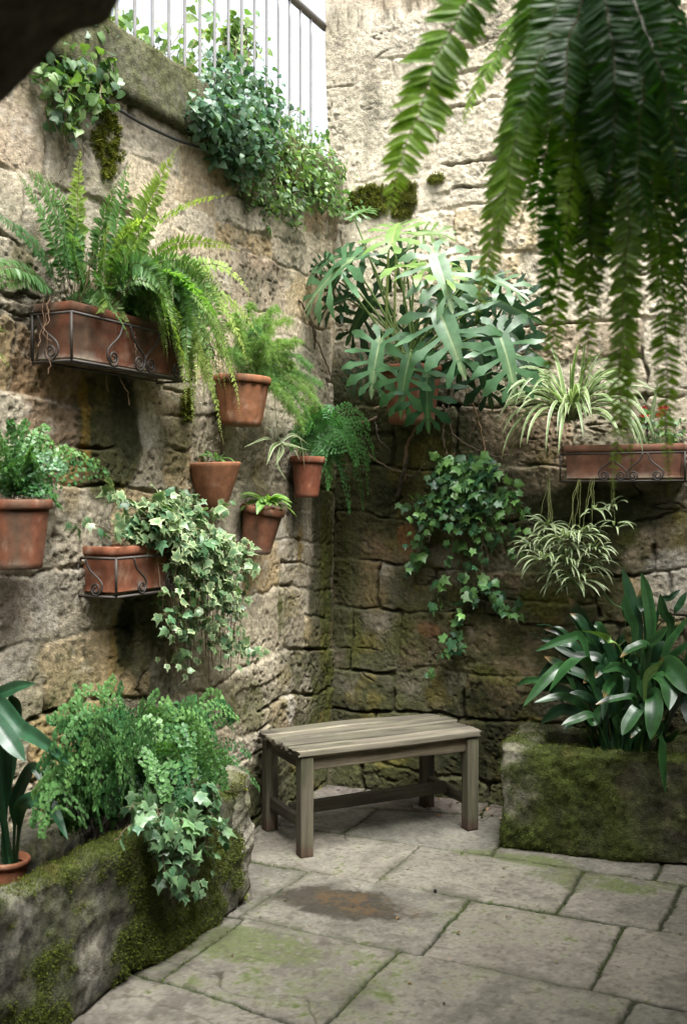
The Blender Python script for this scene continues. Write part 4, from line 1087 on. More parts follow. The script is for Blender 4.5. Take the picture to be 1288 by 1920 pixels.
def frond2(B, path, hint, half_w, nb, col, tip_col, tm, lsize, spacing, rg=rgp, base_bare=0.18, dens=1.0, rad=0.0011, stem=(0.03, 0.022, 0.015), flat=0.25, ang=0.55, lj=0.25):
    """twice-pinnate frond (lacy ferns, maidenhair)"""
    n = len(path); T, N, S = frames(path, hint)
    tube(B, path, np.linspace(rad, rad * 0.4, n), 4, stem, False)
    L = np.concatenate([[0], np.cumsum(np.linalg.norm(np.diff(path, axis=0), axis=1))]); L /= L[-1]
    Ps, Ds, Ns, Ls, Cs = [], [], [], [], []
    for i, s in enumerate(np.linspace(base_bare, 0.98, nb)):
        p = np.array([np.interp(s, L, path[:, k]) for k in range(3)]); j = min(n - 1, int(s * (n - 1)))
        w_ = half_w * min(1, 0.5 + (s - base_bare) * 2.5) * max(0.10, (1 - s ** 2.2))
        for sg in ((-1, 1) if rg.rand() < dens else ((-1,) if i % 2 else (1,))):
            d = nrm(S[j] * sg + T[j] * (ang + rg.normal(0, 0.12)) + N[j] * rg.normal(0.05, flat * 0.7))
            m = max(2, int(w_ / spacing)); q = np.linspace(0.12, 1, m)
            br = p[None] + (q * w_)[:, None] * d[None] + (q ** 2 * w_)[:, None] * (T[j] * 0.15 + np.array([0, 0, -0.22]))[None]
            if len(br) > 2: tube(B, np.vstack([p[None], br]), rad * 0.45, 3, stem, False)
            bd = nrm(np.gradient(np.vstack([p[None], br]), axis=0))[1:]
            sv = nrm(np.cross(bd, N[j]))
            for sg2 in (-1, 1):
                dd = nrm(sv * sg2 + bd * 0.7 + rg.normal(0, flat, (m, 3)))
                Ps.append(br); Ds.append(dd); Ns.append(np.repeat(N[j][None], m, 0) + rg.normal(0, flat, (m, 3)))
                Ls.append(lsize * (1 - 0.45 * q * (0.4 + 0.6 * s)) * (1 + rg.normal(0, lj * 0.6, m)).clip(0.4, 1.6))
                mm = s ** 1.3; Cs.append(np.repeat((np.asarray(col) * (1 - mm) + np.asarray(tip_col) * mm)[None], m, 0) * (1 + rg.normal(0, 0.13, (m, 1))))
            Ps.append(br[-1:]); Ds.append(bd[-1:]); Ns.append(N[j][None]); Ls.append(np.array([lsize * 0.8])); Cs.append(np.asarray(tip_col)[None])
    tms = tm if isinstance(tm, list) else [tm]
    P = np.concatenate(Ps); D = np.concatenate(Ds); NN = np.concatenate(Ns); LL = np.concatenate(Ls); CC = np.concatenate(Cs)
    ch = rg.randint(0, len(tms), len(P))
    for k, t in enumerate(tms):
        m = ch == k; B.inst(t, P[m], basis(D[m], NN[m], LL[m]), CC[m])

def strap(B, path, hint, wf, col, edge_col=None, mid_col=None, fold=0.25, k=5, tip_col=None, wave=0.0, rg=rgp, face=None):
    n = len(path); T, N, S = frames(path, hint)
    if face is not None:
        f_ = np.asarray(face)[None] - (T @ np.asarray(face))[:, None] * T; N2 = f_ * 1.0; N2 += 0.12 * N * np.sign(np.sum(N * f_, 1, keepdims=True) + 1e-9); k_ = np.ones(9) / 9
        N2 = np.stack([np.convolve(np.pad(N2[:, j], 4, mode='edge'), k_, 'valid') for j in range(3)], -1); N = nrm(N2 - np.sum(N2 * T, 1, keepdims=True) * T); S = np.cross(T, N)
    s = np.linspace(0, 1, n)
    u = np.linspace(-1, 1, k); w_ = np.array([wf(x) for x in s])
    V = path[:, None] + S[:, None] * (u[None] * w_[:, None])[..., None] + N[:, None] * (np.abs(u)[None] * w_[:, None] * fold)[..., None]
    if wave: V += N[:, None] * (wave * np.sin(s * 9 + rg.rand() * 6)[:, None] * u[None] * w_[:, None])[..., None]
    c = np.repeat(np.asarray(col, float)[None], n * k, 0).reshape(n, k, 3)
    if edge_col is not None:
        c[:, 0] = edge_col; c[:, -1] = edge_col
    if mid_col is not None: c[:, k // 2] = mid_col
    if tip_col is not None:
        m = sst(0.86, 1.0, s)[:, None, None]; c = c * (1 - m) + np.asarray(tip_col)[None, None] * m
    c = c * (1 + 0.06 * rg.normal(0, 1, (n, 1, 1))) * (1 + 0.13 * rg.normal(0, 1, (1, k, 1)))
    B.add(V.reshape(-1, 3), None, grid_faces(n, k, True), np.clip(c.reshape(-1, 3), 0.003, 0.95))

def scatter_leaves(B, tms, P, D, N, size, col, edge=None, petiole=None, rg=rgp, edge_jit=0.3):
    ch = rg.randint(0, len(tms), len(P)); size = np.asarray(size)
    M = basis(D, N, size)
    for k, t in enumerate(tms):
        m = ch == k; c = np.repeat(col[m][:, None], len(t[0]), 1)
        if edge is not None:
            e = np.clip(t[3][None, :] * (1 + rg.normal(0, edge_jit, (m.sum(), 1))), 0, 1)[..., None]
            ec = np.asarray(edge); ec = ec[None, None] if ec.ndim == 1 else ec[m][:, None]
            c = c * (1 - e) + ec * e
        B.inst(t, P[m], M[m], c)

def trail(B, P0, P1, n, wob, seed, r=0.0016, col=(0.10, 0.075, 0.04), sag=None):
    rg = np.random.RandomState(seed)
    t = np.linspace(0, 1, n)[:, None]
    P = P0 + (P1 - P0) * t + (0 if sag is None else 4 * t * (1 - t) * np.asarray(sag))
    w_ = np.cumsum(rg.normal(0, 1, (n, 3)), 0); w_ -= t * w_[-1:]
    P = P + w_ * wob / math.sqrt(n)
    tube(B, P, r, 4, col, False)
    return P

def plant(name, label, cat, loc, group=None): return thing(name, label, cat, loc, group)
GF = 'potted ferns'

# ---------------------------------------------------------------- big sword fern in the long box
rg = np.random.RandomState(77)
fern = plant('sword_fern', 'large arching sword fern spilling from the long terracotta box', 'fern', LW(200, 560, 0.09))
def add_frond(parent, S, M, T, hw, pairs, c, tc, hint, rg=rg, **kw):
    B = Buf(); P = bez(np.asarray(S), np.asarray(M), np.asarray(T), 44)
    hg = parent.name.startswith('hanging')
    P = P + (0.011 if hg else 0.006) * np.cumsum(rg.normal(0, 0.3, P.shape), 0) * np.linspace(0, 1, 44)[:, None]
    if hg: P = P + (np.sin(np.linspace(0, 1, 44) * rg.uniform(2.5, 5) + rg.uniform(0, 6)) * np.linspace(0, 1, 44) * .018)[:, None] * np.array([1, .5, 0])[None]
    frond(B, P, hint, hw, pairs, c, tc, rg=rg, **kw); return B.build('frond', M_HFERN if parent.name.startswith('hanging') else M_FERN, parent, False)
gB, gD, gY = (0.14, 0.26, 0.07), (0.07, 0.16, 0.06), (0.38, 0.46, 0.12)
FR = [  # S, M, T (px,py,a), half width m, pairs, base colour, tip colour
 ((155, 552, .09), (140, 420, .10), (147, 262, .16), .062, 42, gB, gY), ((235, 560, .09), (245, 420, .12), (324, 285, .20), .072, 46, gB, gY),
 ((215, 560, .10), (205, 430, .10), (250, 300, .08), .055, 40, gD, gB), ((215, 545, .10), (250, 390, .25), (442, 371, .34), .030, 44, gB, gY),
 ((250, 555, .10), (300, 400, .22), (466, 468, .34), .032, 44, gB, gY), ((125, 552, .08), (90, 380, .10), (22, 300, .12), .042, 44, gD, gB),
 ((135, 552, .10), (110, 330, .20), (45, 325, .30), .048, 44, gD, gB), ((115, 552, .08), (75, 440, .10), (-30, 405, .14), .035, 40, gD, gD),
 ((105, 555, .08), (40, 470, .14), (-30, 530, .22), .045, 40, gD, gB), ((110, 556, .08), (60, 500, .12), (-10, 545, .2), .04, 36, gD, gB),
 ((160, 545, .12), (110, 380, .28), (160, 488, .30), .042, 42, gD, gB), ((190, 550, .14), (165, 470, .28), (238, 645, .26), .028, 44, gD, gB),
 ((230, 550, .14), (300, 400, .28), (336, 668, .28), .034, 52, gB, (0.14, .24, .06)), ((255, 555, .13), (360, 430, .28), (345, 705, .30), .034, 54, gD, gB),
 ((265, 552, .13), (390, 470, .26), (378, 735, .30), .034, 54, gB, gY), ((270, 555, .12), (420, 430, .26), (462, 560, .34), .036, 48, gB, gY),
 ((275, 556, .12), (420, 470, .26), (470, 690, .33), .036, 54, gB, gY), ((280, 560, .12), (410, 520, .26), (447, 795, .30), .032, 54, gB, gY),
 ((280, 562, .12), (370, 520, .24), (422, 838, .28), .030, 56, gB, gY), ((285, 562, .12), (360, 500, .24), (392, 770, .26), .034, 56, gD, gY),
 ((240, 545, .16), (240, 430, .30), (320, 560, .32), .044, 46, gD, gB), ((250, 548, .16), (310, 450, .32), (420, 620, .34), .040, 48, gB, gB),
 ((270, 552, .16), (340, 470, .32), (365, 640, .32), .036, 48, gD, gB), ((300, 565, .12), (380, 540, .2), (412, 735, .24), .030, 48, gD, gB),
 ((295, 560, .12), (400, 480, .22), (500, 640, .30), .032, 48, gB, gY), ((180, 552, .12), (185, 400, .16), (222, 330, .20), .05, 40, gD, gB),
 ((200, 552, .12), (220, 420, .2), (285, 400, .28), .05, 40, gB, gY), ((140, 552, .1), (150, 400, .12), (95, 330, .14), .05, 40, gD, gB),
 ((190, 552, .14), (190, 420, .24), (200, 430, .30), .05, 36, gB, gY), ((220, 555, .14), (240, 440, .3), (240, 500, .34), .045, 36, gD, gB),
]
hintL = RV * 0.8 + UP * 0.6
for S, M, T, hw, pr, c, tc in FR:
    add_frond(fern, LW(*S), LW(*M), LW(*T), hw * 1.22, int(pr * 1.25), np.array(c) * rg.uniform(.85, 1.15), np.array(tc) * rg.uniform(.8, 1.15), hintL, lift=0.08, wmul=1.45 if hw < .04 else 1.2, taper=1.1)
for i in range(10):
    tx = rg.uniform(335, 428); add_frond(fern, LW(rg.uniform(250, 290), 560, .12), LW(tx - rg.uniform(0, 40), rg.uniform(440, 520), rg.uniform(.2, .32)), LW(tx, rg.uniform(700, 830), rg.uniform(.2, .3)), rg.uniform(.028, .036), 66,
        np.array(gB) * rg.uniform(.6, 1.1), np.array(gY) * rg.uniform(.8, 1.1), hintL, lift=0.08, wmul=1.5, taper=1.2)
for i in range(26):
    x0 = rg.uniform(200, 290); S = (x0, 560, .12); tx = rg.uniform(300, 460); ty = rg.uniform(560, 720 if tx > 400 else 690) + (60 if 340 < tx < 420 else 0)
    y = rg.rand(); add_frond(fern, LW(*S), LW(.5 * (x0 + tx) + rg.uniform(0, 30), rg.uniform(390, 500), rg.uniform(.22, .34)), LW(tx, ty, rg.uniform(.24, .36)), rg.uniform(.030, .042), 58,
        np.array(gD) * (1 - y) + np.array(gB) * y, np.array(gB) * (1 - y) + np.array(gY) * y, hintL, lift=0.08, wmul=1.35, taper=1.1)
for i in range(34):
    s0 = rg.uniform(0.05, 0.95); S = Ob1 + 0.70 * s0 * LV + RV * rg.uniform(.05, .13) + np.array([0, 0, -0.03])
    ln = rg.uniform(0.22, 0.42); az = rg.uniform(-1.3, 1.3); out = math.cos(az) * 0.55; sd = math.sin(az)
    up = rg.uniform(0.4, 1.0)
    T = S + ln * (0.55 * out * RV + 0.6 * sd * LV + (up - 0.45) * UP * 0.9); M = S + ln * (0.15 * out * RV + 0.2 * sd * LV + 0.75 * up * UP)
    q = ab(T)
    if q[0] < 0.03: T = T + RV * (0.03 - q[0])
    y = rg.rand() ** 2
    add_frond(fern, S, M, T, rg.uniform(.034, .055), int(ln * 125), np.array(gD) * (1 - y) + np.array(gB) * y, np.array(gB) * (1 - y) + np.array(gY) * y, hintL, lift=0.08, wmul=1.3)
B = Buf()   # dry stalks and roots hanging out of the box
for i in range(46):
    S = Ob1 + 0.70 * rg.uniform(.08, .7) * LV + RV * rg.uniform(.04, .15) + np.array([0, 0, -0.03]); T = S + np.array([0, 0, rg.uniform(.08, .22)]) + rg.normal(0, .05, 3) + RV * 0.02
    trail(B, S, T, 10, 0.012, i, 0.0012, jit((0.12, 0.075, 0.04), 1, rg=rg)[0])
B.build('dead_stalks', M_STEM, fern)
for (p0, p1, a0, a1) in (((100, 556), (72, 650), .19, .2), ((92, 560), (90, 700), .19, .2), ((84, 562), (98, 640), .195, .21), ((215, 600), (243, 760), .19, .16), ((255, 620), (262, 690), .19, .19), ((170, 690), (110, 745), .1, .03), ((220, 600), (205, 735), .19, .12), ((60, 640), (50, 690), .1, .1)):
    B = Buf(); trail(B, LW(*p0, a0), LW(*p1, a1), 22, 0.02, int(p0[0]), 0.0013, (0.13, 0.08, 0.045)); B.build('root', M_STEM, fern)

# ---------------------------------------------------------------- hanging fern close to the viewer
rg = np.random.RandomState(78)
hc = AT(1135, -185, 2.05)
basket = thing('hanging_pot', 'dark pot hung on chains above the frame carrying the drooping fern', 'pot', hc - np.array([0, 0, .2]))
B = Buf(); a = np.linspace(0, 2 * np.pi, 41)[:-1]
for (zz0, r0, zz1, r1) in ((-.2, .09, -.16, .12), (-.16, .12, 0, .155), (0, .155, .01, .155), (.01, .155, -.02, .14)):
    p = np.array([(hc[0] + r * math.cos(t), hc[1] + r * math.sin(t), hc[2] + z) for z, r in ((zz0, r0), (zz1, r1)) for t in a]); j = np.arange(40)
    B.add(p, None, np.stack([j, (j + 1) % 40, 40 + (j + 1) % 40, 40 + j], -1), (0.03, 0.025, 0.02))
B.build('body', M_TERRA, basket)
hook = np.array([hc[0], hc[1], hc[2] + 0.75])
for k in range(3):
    B = Buf(); t = k * 2.094 + .3; tube(B, [hc + np.array([.15 * math.cos(t), .15 * math.sin(t), 0]), hook], 0.0025, 5, (0.05, 0.045, 0.04)); B.build('chain', M_IRON, basket)
B = Buf(); tube(B, bezm([hook, hook + np.array([0, 0, .05]), hook + np.array([0, -.25, .06]), np.array([hook[0], 1.28, hook[2] - 0.05])], 20), 0.008, 6, (0.05, 0.045, 0.04)); B.build('hook', M_IRON, basket)
hfern = plant('hanging_fern', 'deep green fern with long drooping fronds hanging close in front of the court', 'fern', hc)
hD, hM, hY = (0.036, 0.105, 0.022), (0.105, 0.225, 0.035), (0.30, 0.44, 0.06)
HF = [ # M (px,py,d), T, half width px at d=2, pairs, c, tc
 ((870, -170, 1.95), (728, 350, 1.95), 68, 58, hM, hY), ((985, -60, 1.95), (918, 500, 1.95), 54, 64, hM, hY), ((1010, 60, 2.1), (925, 600, 2.1), 52, 66, hM, hY),
 ((1050, 60, 2.05), (1010, 640, 2.05), 46, 68, hM, hY), ((1090, 100, 2.0), (1078, 655, 2.0), 44, 70, hD, hY), 
 ((1170, -80, 1.75), (1105, 345, 1.75), 56, 54, hD, hD), ((1195, 60, 1.85), (1150, 835, 1.85), 46, 84, hD, hY), ((1215, 100, 2.0), (1195, 700, 2.0), 46, 74, hD, hM),
 ((1240, 60, 1.9), (1190, 800, 1.9), 42, 82, hD, hY), ((1270, 60, 1.95), (1262, 805, 1.95), 44, 82, hD, hY), ((1310, 60, 2.0), (1290, 640, 2.0), 46, 74, hD, hM),
 ((1060, 40, 2.2), (960, 470, 2.2), 46, 56, hD, hY), ((1140, 60, 2.25), (1110, 480, 2.25), 46, 58, hD, hM),
 ((1230, 40, 2.2), (1225, 620, 2.2), 46, 66, hD, hM), 
 ((1030, 60, 2.15), (985, 450, 2.15), 48, 56, hM, hY), ((1110, 60, 2.1), (1060, 450, 2.1), 48, 56, hM, hY), ((1180, 60, 2.2), (1175, 420, 2.2), 46, 56, hD, hM), ((1260, 60, 2.15), (1245, 430, 2.15), 46, 56, hD, hM), ((1090, 20, 2.0), (1050, 380, 2.0), 50, 52, hD, hM), ((1150, 20, 1.9), (1140, 420, 1.9), 50, 54, hD, hD), ((1210, 20, 1.85), (1205, 460, 1.85), 50, 56, hD, hD),
 ((1250, 20, 1.85), (1255, 400, 1.85), 50, 54, hD, hD), ((1290, 0, 1.9), (1300, 480, 1.9), 50, 56, hD, hD), ((1330, 20, 2.1), (1330, 700, 2.1), 44, 70, hD, hM),
 ((1000, -60, 2.2), (890, 240, 2.2), 48, 48, hM, hY), ((1120, -20, 1.8), (1080, 250, 1.8), 52, 46, hD, hD), ((1200, -20, 2.25), (1160, 330, 2.25), 52, 46, hD, hM),
 ((1280, 0, 2.25), (1285, 330, 2.25), 52, 46, hD, hM), ((1230, 0, 1.78), (1240, 260, 1.78), 52, 46, hD, hD), ((1180, 0, 2.0), (1190, 250, 2.0), 52, 46, hD, hD),
 ((1040, -20, 1.9), (1010, 300, 1.9), 52, 48, hD, hM), ((960, -120, 1.9), (860, 60, 1.9), 52, 42, hM, hM),
 ((1130, 80, 2.05), (1100, 590, 2.05), 44, 66, hD, hY), ((1285, 60, 2.1), (1268, 600, 2.1), 44, 70, hD, hM)]
for i in range(16):
    tx = rg.uniform(1010, 1310); HF.append(((.6 * tx + 465 + rg.uniform(-20, 20), rg.uniform(-20, 80), rg.uniform(1.9, 2.2)), (tx, rg.uniform(280, 590), rg.uniform(1.85, 2.2)), rg.uniform(40, 54), 58, hD if rg.rand() < .7 else hM, hM if rg.rand() < .6 else hY))
for M, T, hw, pr, c, tc in HF:
    S = hc + np.array([rg.uniform(-.1, .1), rg.uniform(-.1, .1), 0.0]); mx = AT(*M)
    c = np.array(c) * rg.uniform(.8, 1.25); tc = np.array(tc) * rg.uniform(.7, 1.1)
    add_frond(hfern, S, mx + np.array([0, 0, .05]), AT(T[0], T[1] + (45 if T[1] > 500 else 0) + (45 if T[1] > 630 else 0), T[2]), (1.0 if T[1] < 600 else .84) * hw * M[2] / FPX, int(pr * 1.5), c, tc, np.array([rg.uniform(-.9, .8), -0.8, rg.uniform(.2, .6)]), rg=rg, tm=T_PIN_L, lift=0.05, taper=1.95, ang=0.10, droop=0.22, rad=0.0022, base_bare=0.04, wmul=1.12)

# ---------------------------------------------------------------- asparagus fern
rg = np.random.RandomState(79)
asp = plant('asparagus_fern', 'feathery light green asparagus fern drooping out of the fluted pot', 'fern', pc4)
B = Buf(); Bs = Buf()
tips = [(440, 590), (490, 600), (510, 620), (530, 680), (560, 700), (590, 750), (545, 650), (470, 660), (500, 680), (570, 790), (610, 770), (515, 720), (430, 610), (470, 575), (520, 580), (545, 600), (560, 640), (580, 690), (590, 740), (555, 730), (520, 700), (545, 770), (575, 775), (500, 640), (450, 650), (420, 660), (600, 720), (535, 660), (505, 590), (565, 800), (480, 620), (530, 740), (590, 770), (550, 690)]
for i, (px, py) in enumerate(tips):
    T = LW(px, py, rg.uniform(.10, .28)); S = pc4 + rg.normal(0, .03, 3) * np.array([1, 1, .3]); M = 0.5 * (S + T) + np.array([0, 0, rg.uniform(.06, .16)]) + RV * .03
    P = bez(S, M, T, 26); tube(Bs, P, 0.0011, 3, (0.10, 0.16, 0.05), False)
    y = rg.rand(); c0 = np.array((0.11, 0.24, 0.08)) * (1 - y) + np.array((0.24, 0.35, 0.09)) * y
    TT = tangents(P); br = []; bd = []
    for j in range(4, 26):
        for _ in range(5):
            d = nrm(TT[j] * 0.5 + rg.normal(0, .6, 3)); l = 0.055 * (1 - 0.5 * j / 26) * rg.uniform(.6, 1.2); q = np.linspace(0.1, 1, 9)
            br.append(P[j][None] + (q * l)[:, None] * d[None] + (q ** 2 * l * .35)[:, None] * np.array([[0, 0, -1.0]])); bd.append(np.repeat(d[None], 9, 0))
    br = np.repeat(np.concatenate(br), 5, 0); bd = np.repeat(np.concatenate(bd), 5, 0); n = len(br)
    dd = nrm(bd * .6 + rg.normal(0, .7, (n, 3)))
    tm = (np.array([(-.05, 0, 0), (.05, 0, 0), (0, 1, 0.0)]), np.array([(0, 1, 2)]), [])
    B.inst(tm, br + rg.normal(0, .002, (n, 3)), basis(dd, rg.normal(0, 1, (n, 3)), rg.uniform(.008, .016, n)), jit(c0, n, rg=rg))
B.build('foliage', M_FERN, asp, False); Bs.build('stem', M_STEM, asp)

# ---------------------------------------------------------------- lacy fern in the dark corner pot
rg = np.random.RandomState(80)
lf = plant('lacy_fern', 'dark green finely cut fern hanging from the dark pot into the corner', 'fern', pc7)
LFs = [((660, 740), (690, 945)), ((640, 760), (655, 950)), ((690, 760), (708, 915)), ((620, 770), (615, 905)), ((700, 740), (735, 800)), ((600, 740), (590, 900)), ((640, 720), (670, 860)), ((610, 730), (560, 770)), ((650, 700), (700, 790)),
       ((590, 720), (640, 790)), ((620, 760), (640, 880)), ((660, 740), (675, 905)), ((690, 770), (690, 870)), ((570, 740), (575, 800)), ((630, 700), (610, 770)), ((680, 720), (705, 850)), ((600, 760), (600, 850)), ((560, 760), (545, 830))]
for (m, t) in LFs:
    B = Buf(); a = rg.uniform(.12, .30)
    S = pc7 + rg.normal(0, .03, 3) * np.array([1, 1, .2]); T = LW(t[0], t[1] + 12, a); M = LW(m[0], m[1] + 10, a)
    q = ab(T)
    if q[1] < 0.06: T = T - LV * (0.06 - q[1])
    q = ab(M)
    if q[1] < 0.06: M = M - LV * (0.06 - q[1])
    y = rg.rand()
    c = np.array((0.035, 0.115, 0.04)) * (1 - y) + np.array((0.09, 0.22, 0.065)) * y
    frond2(B, bez(S, M, T, 30), RV * .8 - LV * .5 + UP * .3, rg.uniform(.055, .07), 20, c, c * 1.6, T_LEAFLET, 0.019, 0.0105, rg=rg, base_bare=.12, flat=.12, ang=.45, stem=(0.05, 0.07, 0.03))
    B.build('frond', M_FERN, lf, False)

# ---------------------------------------------------------------- maidenhair ferns
def maiden(parent, fr, seed, hw, nb, lsz, c0, c1, hint, bare=.22, flat=.34):
    rg = np.random.RandomState(seed)
    for S, M, T in fr:
        B = Buf(); y = rg.rand() ** 1.4
        c = np.array(c0) * (1 - y) + np.array(c1) * y
        frond2(B, bez(S, M, T, 26), hint + rg.normal(0, .25, 3), hw * rg.uniform(.75, 1.2), nb, c, c * np.array([1.3, 1.2, 1.0]), T_FAN, lsz, lsz * 0.85, rg=rg, base_bare=bare, flat=flat, ang=.5)
        B.build('frond', M_LEAF, parent, False)
rg = np.random.RandomState(81)
mh1 = plant('maidenhair_fern', 'fresh green maidenhair fern mounding over its pot below the long box', 'fern', pc8)
fr = []
for (px, py) in [(205, 890), (185, 868), (150, 850), (120, 880), (105, 930), (80, 820), (50, 790), (20, 790), (90, 800), (130, 840), (0, 830), (30, 850), (70, 870), (110, 850), (55, 900), (95, 900), (15, 880), (40, 920), (-20, 860), (-30, 900), (75, 925), (115, 950), (10, 920), (60, 840), (100, 830), (-10, 800)]:
    a = rg.uniform(.08, .30); S = pc8 + rg.normal(0, .03, 3) * np.array([1, 1, .2]); T = LW(px, py, a if px < 140 else .12); fr.append((S, 0.5 * (S + T) + np.array([0, 0, rg.uniform(.06, .15)]), T))
maiden(mh1, fr, 82, .052, 14, .0165, (0.032, 0.11, 0.036), (0.09, 0.20, 0.06), RV * .7 + UP * .6)
mh2 = plant('maidenhair_fern', 'big pale green maidenhair fern cascading over the long stone trough', 'fern', W(.25, 2.2, .35))
fr = []
ex2 = [((400, 1350), (448, 1505), .33), ((390, 1340), (420, 1490), .40), ((410, 1350), (455, 1480), .28), ((400, 1330), (488, 1462), .30), ((370, 1330), (440, 1440), .35), ((150, 1380), (192, 1540), .50), ((170, 1340), (180, 1500), .48), ((230, 1340), (225, 1450), .5), ((280, 1340), (275, 1480), .5), ((310, 1330), (310, 1480), .5),
       ((330, 1340), (345, 1500), .48), ((350, 1340), (390, 1510), .42), ((120, 1320), (110, 1430), .42), ((100, 1340), (130, 1460), .45), ((180, 1290), (215, 1250), .2), ((200, 1300), (230, 1262), .2), ((260, 1310), (300, 1275), .2), ((330, 1310), (370, 1290), .2),
       ((90, 1360), (80, 1550), .45), ((420, 1340), (470, 1400), .25), ((150, 1300), (140, 1262), .12), ((380, 1310), (420, 1330), .2), ((140, 1330), (90, 1330), .3), ((160, 1310), (110, 1350), .3), ((200, 1330), (190, 1400), .45), ((260, 1330), (250, 1400), .48), ((300, 1320), (330, 1400), .45), ((340, 1320), (380, 1400), .4)]
for m, t, a in ex2:
    S = LW(rg.uniform(190, 340), rg.uniform(1400, 1440), rg.uniform(.15, .32)); S[2] = 0.34; fr.append((S, LW(*m, a * .8 + .05) + np.array([0, 0, .0]), LW(t[0], t[1] + 20, a)))
for i in range(56):
    px = rg.uniform(95, 450); my = rg.uniform(1235, 1330); py = my + rg.uniform(70, 200); a = .20 + .28 * (py - 1305) / 200 + rg.normal(0, .03)
    S = LW(rg.uniform(170, 350), 1420, rg.uniform(.15, .32)); S[2] = 0.34; T = LW(px, py, a); fr.append((S, LW(.35 * pix(S)[0] + .65 * px, my - 30, a * .8), T))
for i in range(26):
    px = rg.uniform(60, 270); py = rg.uniform(1430, 1565); a = rg.uniform(.26, .42)
    S = LW(rg.uniform(150, 300), 1430, rg.uniform(.15, .3)); S[2] = .34; fr.append((S, LW(.4 * pix(S)[0] + .6 * px, py - rg.uniform(110, 170), a * .85), LW(px, py, a)))
maiden(mh2, fr, 83, .085, 20, .018, (0.030, 0.105, 0.040), (0.10, 0.215, 0.075), RV * .85 + UP * .35, .38, .20)

# ---------------------------------------------------------------- ivy
def ivy(parent, stems, seed, size, cols, edge=None, out=RV, spread=.03, step=.016, mat=M_IVY):
    rg = np.random.RandomState(seed); B = Buf(); Bs = Buf(); Ps, Ds, Ns, Ss = [], [], [], []
    for pts in stems:
        P = bezm(pts, 40) if len(pts) > 2 else np.asarray(pts)[0] + (np.asarray(pts)[-1] - np.asarray(pts)[0]) * np.linspace(0, 1, 40)[:, None]
        P = P + np.cumsum(rg.normal(0, .0022, P.shape), 0); tube(Bs, P, 0.0015, 4, (0.10, 0.07, 0.045), False)
        L = np.sum(np.linalg.norm(np.diff(P, axis=0), axis=1)); n = max(3, int(L / step)); s = rg.uniform(0.04, 1, n) * 38; i = s.astype(int); f = (s - i)[:, None]
        c = P[i] * (1 - f) + P[i + 1] * f; T = tangents(P)[i]
        o = nrm(rg.normal(0, 1, (n, 3)) + out * 0.9 + UP * .2) * rg.uniform(.3, 1.3, (n, 1)) * spread
        d = nrm(np.array([0, 0, -.55]) + rg.normal(0, .55, (n, 3)) + o / spread * .35); nn = nrm(out * 1.0 + UP * .75 + rg.normal(0, .42, (n, 3)))
        for k in range(n): tube(Bs, np.array([c[k], c[k] + o[k]]), 0.0008, 3, (0.14, 0.16, 0.06), False)
        Ps.append(c + o); Ds.append(d); Ns.append(nn); Ss.append(rg.uniform(size[0], size[1], n) * (1.1 - 0.45 * s / 38))
    P = np.concatenate(Ps); n = len(P); y = rg.rand(n, 1) ** 1.6
    col = np.asarray(cols[0]) * (1 - y) + np.asarray(cols[1]) * y
    col = col * (1 + rg.normal(0, .15, (n, 1)))
    ec = None
    if edge is not None: ec = np.asarray(edge) * (1 + rg.normal(0, .18, (n, 1))); m = rg.rand(n) < .25; ec[m] = col[m] * 1.3
    scatter_leaves(B, T_IVY, P, np.concatenate(Ds), np.concatenate(Ns), np.concatenate(Ss), col, ec, rg=rg)
    B.build('foliage', mat, parent); Bs.build('stem', M_STEM, parent)

rg = np.random.RandomState(84)
iv1 = plant('variegated_ivy', 'variegated pale edged ivy trailing from the short terracotta box', 'ivy', LW(280, 1010, .1))
st = []
for i in range(60):
    u = rg.rand(); S = LW(rg.uniform(215, 330), rg.uniform(995, 1010), rg.uniform(.06, .14))
    tx = 300 + 155 * rg.beta(1.6, 1.2); ty = rg.uniform(1080, 1300) - abs(tx - 370) * .55 * rg.rand()
    a = rg.uniform(.10, .26); pk_x = 0.5 * pix(S)[0] + 0.5 * tx + rg.uniform(-10, 30); pk = LW(pk_x, rg.uniform(955, 1000) + max(0, pk_x - 300) * .62, rg.uniform(.12, .24))
    st.append([S, pk, LW(tx + rg.uniform(-15, 15), 0.5 * (980 + ty), a), LW(tx, ty, a * .8)])
for i in range(16):
    S = LW(rg.uniform(200, 320), 1000, rg.uniform(.05, .13)); st.append([S, LW(pk2 := rg.uniform(210, 400), rg.uniform(915, 975) + max(0, pk2 - 310) * .5, rg.uniform(.05, .2)), LW(pk3 := rg.uniform(220, 420), rg.uniform(935, 990) + max(0, pk3 - 310) * .5, rg.uniform(.08, .24))])
st.append([LW(220, 1005, .1), LW(170, 985, .12), LW(125, 985, .12)]); st.append([LW(380, 960, .12), LW(420, 955, .15), LW(425, 938, .14)]); st.append([LW(420, 1000, .15), LW(455, 1030, .15), LW(462, 1050, .14)]); st.append([LW(400, 1200, .12), LW(450, 1215, .1), LW(488, 1222, .09)])
ivy(iv1, st, 85, (.034, .060), ((0.055, 0.14, 0.065), (0.13, 0.23, 0.10)), (0.40, 0.47, 0.25), RV, .034, .030)
iv2 = plant('ivy', 'plain green ivy trailing down the front of the long mossy trough', 'ivy', W(.42, 2.0, .4)); st = []
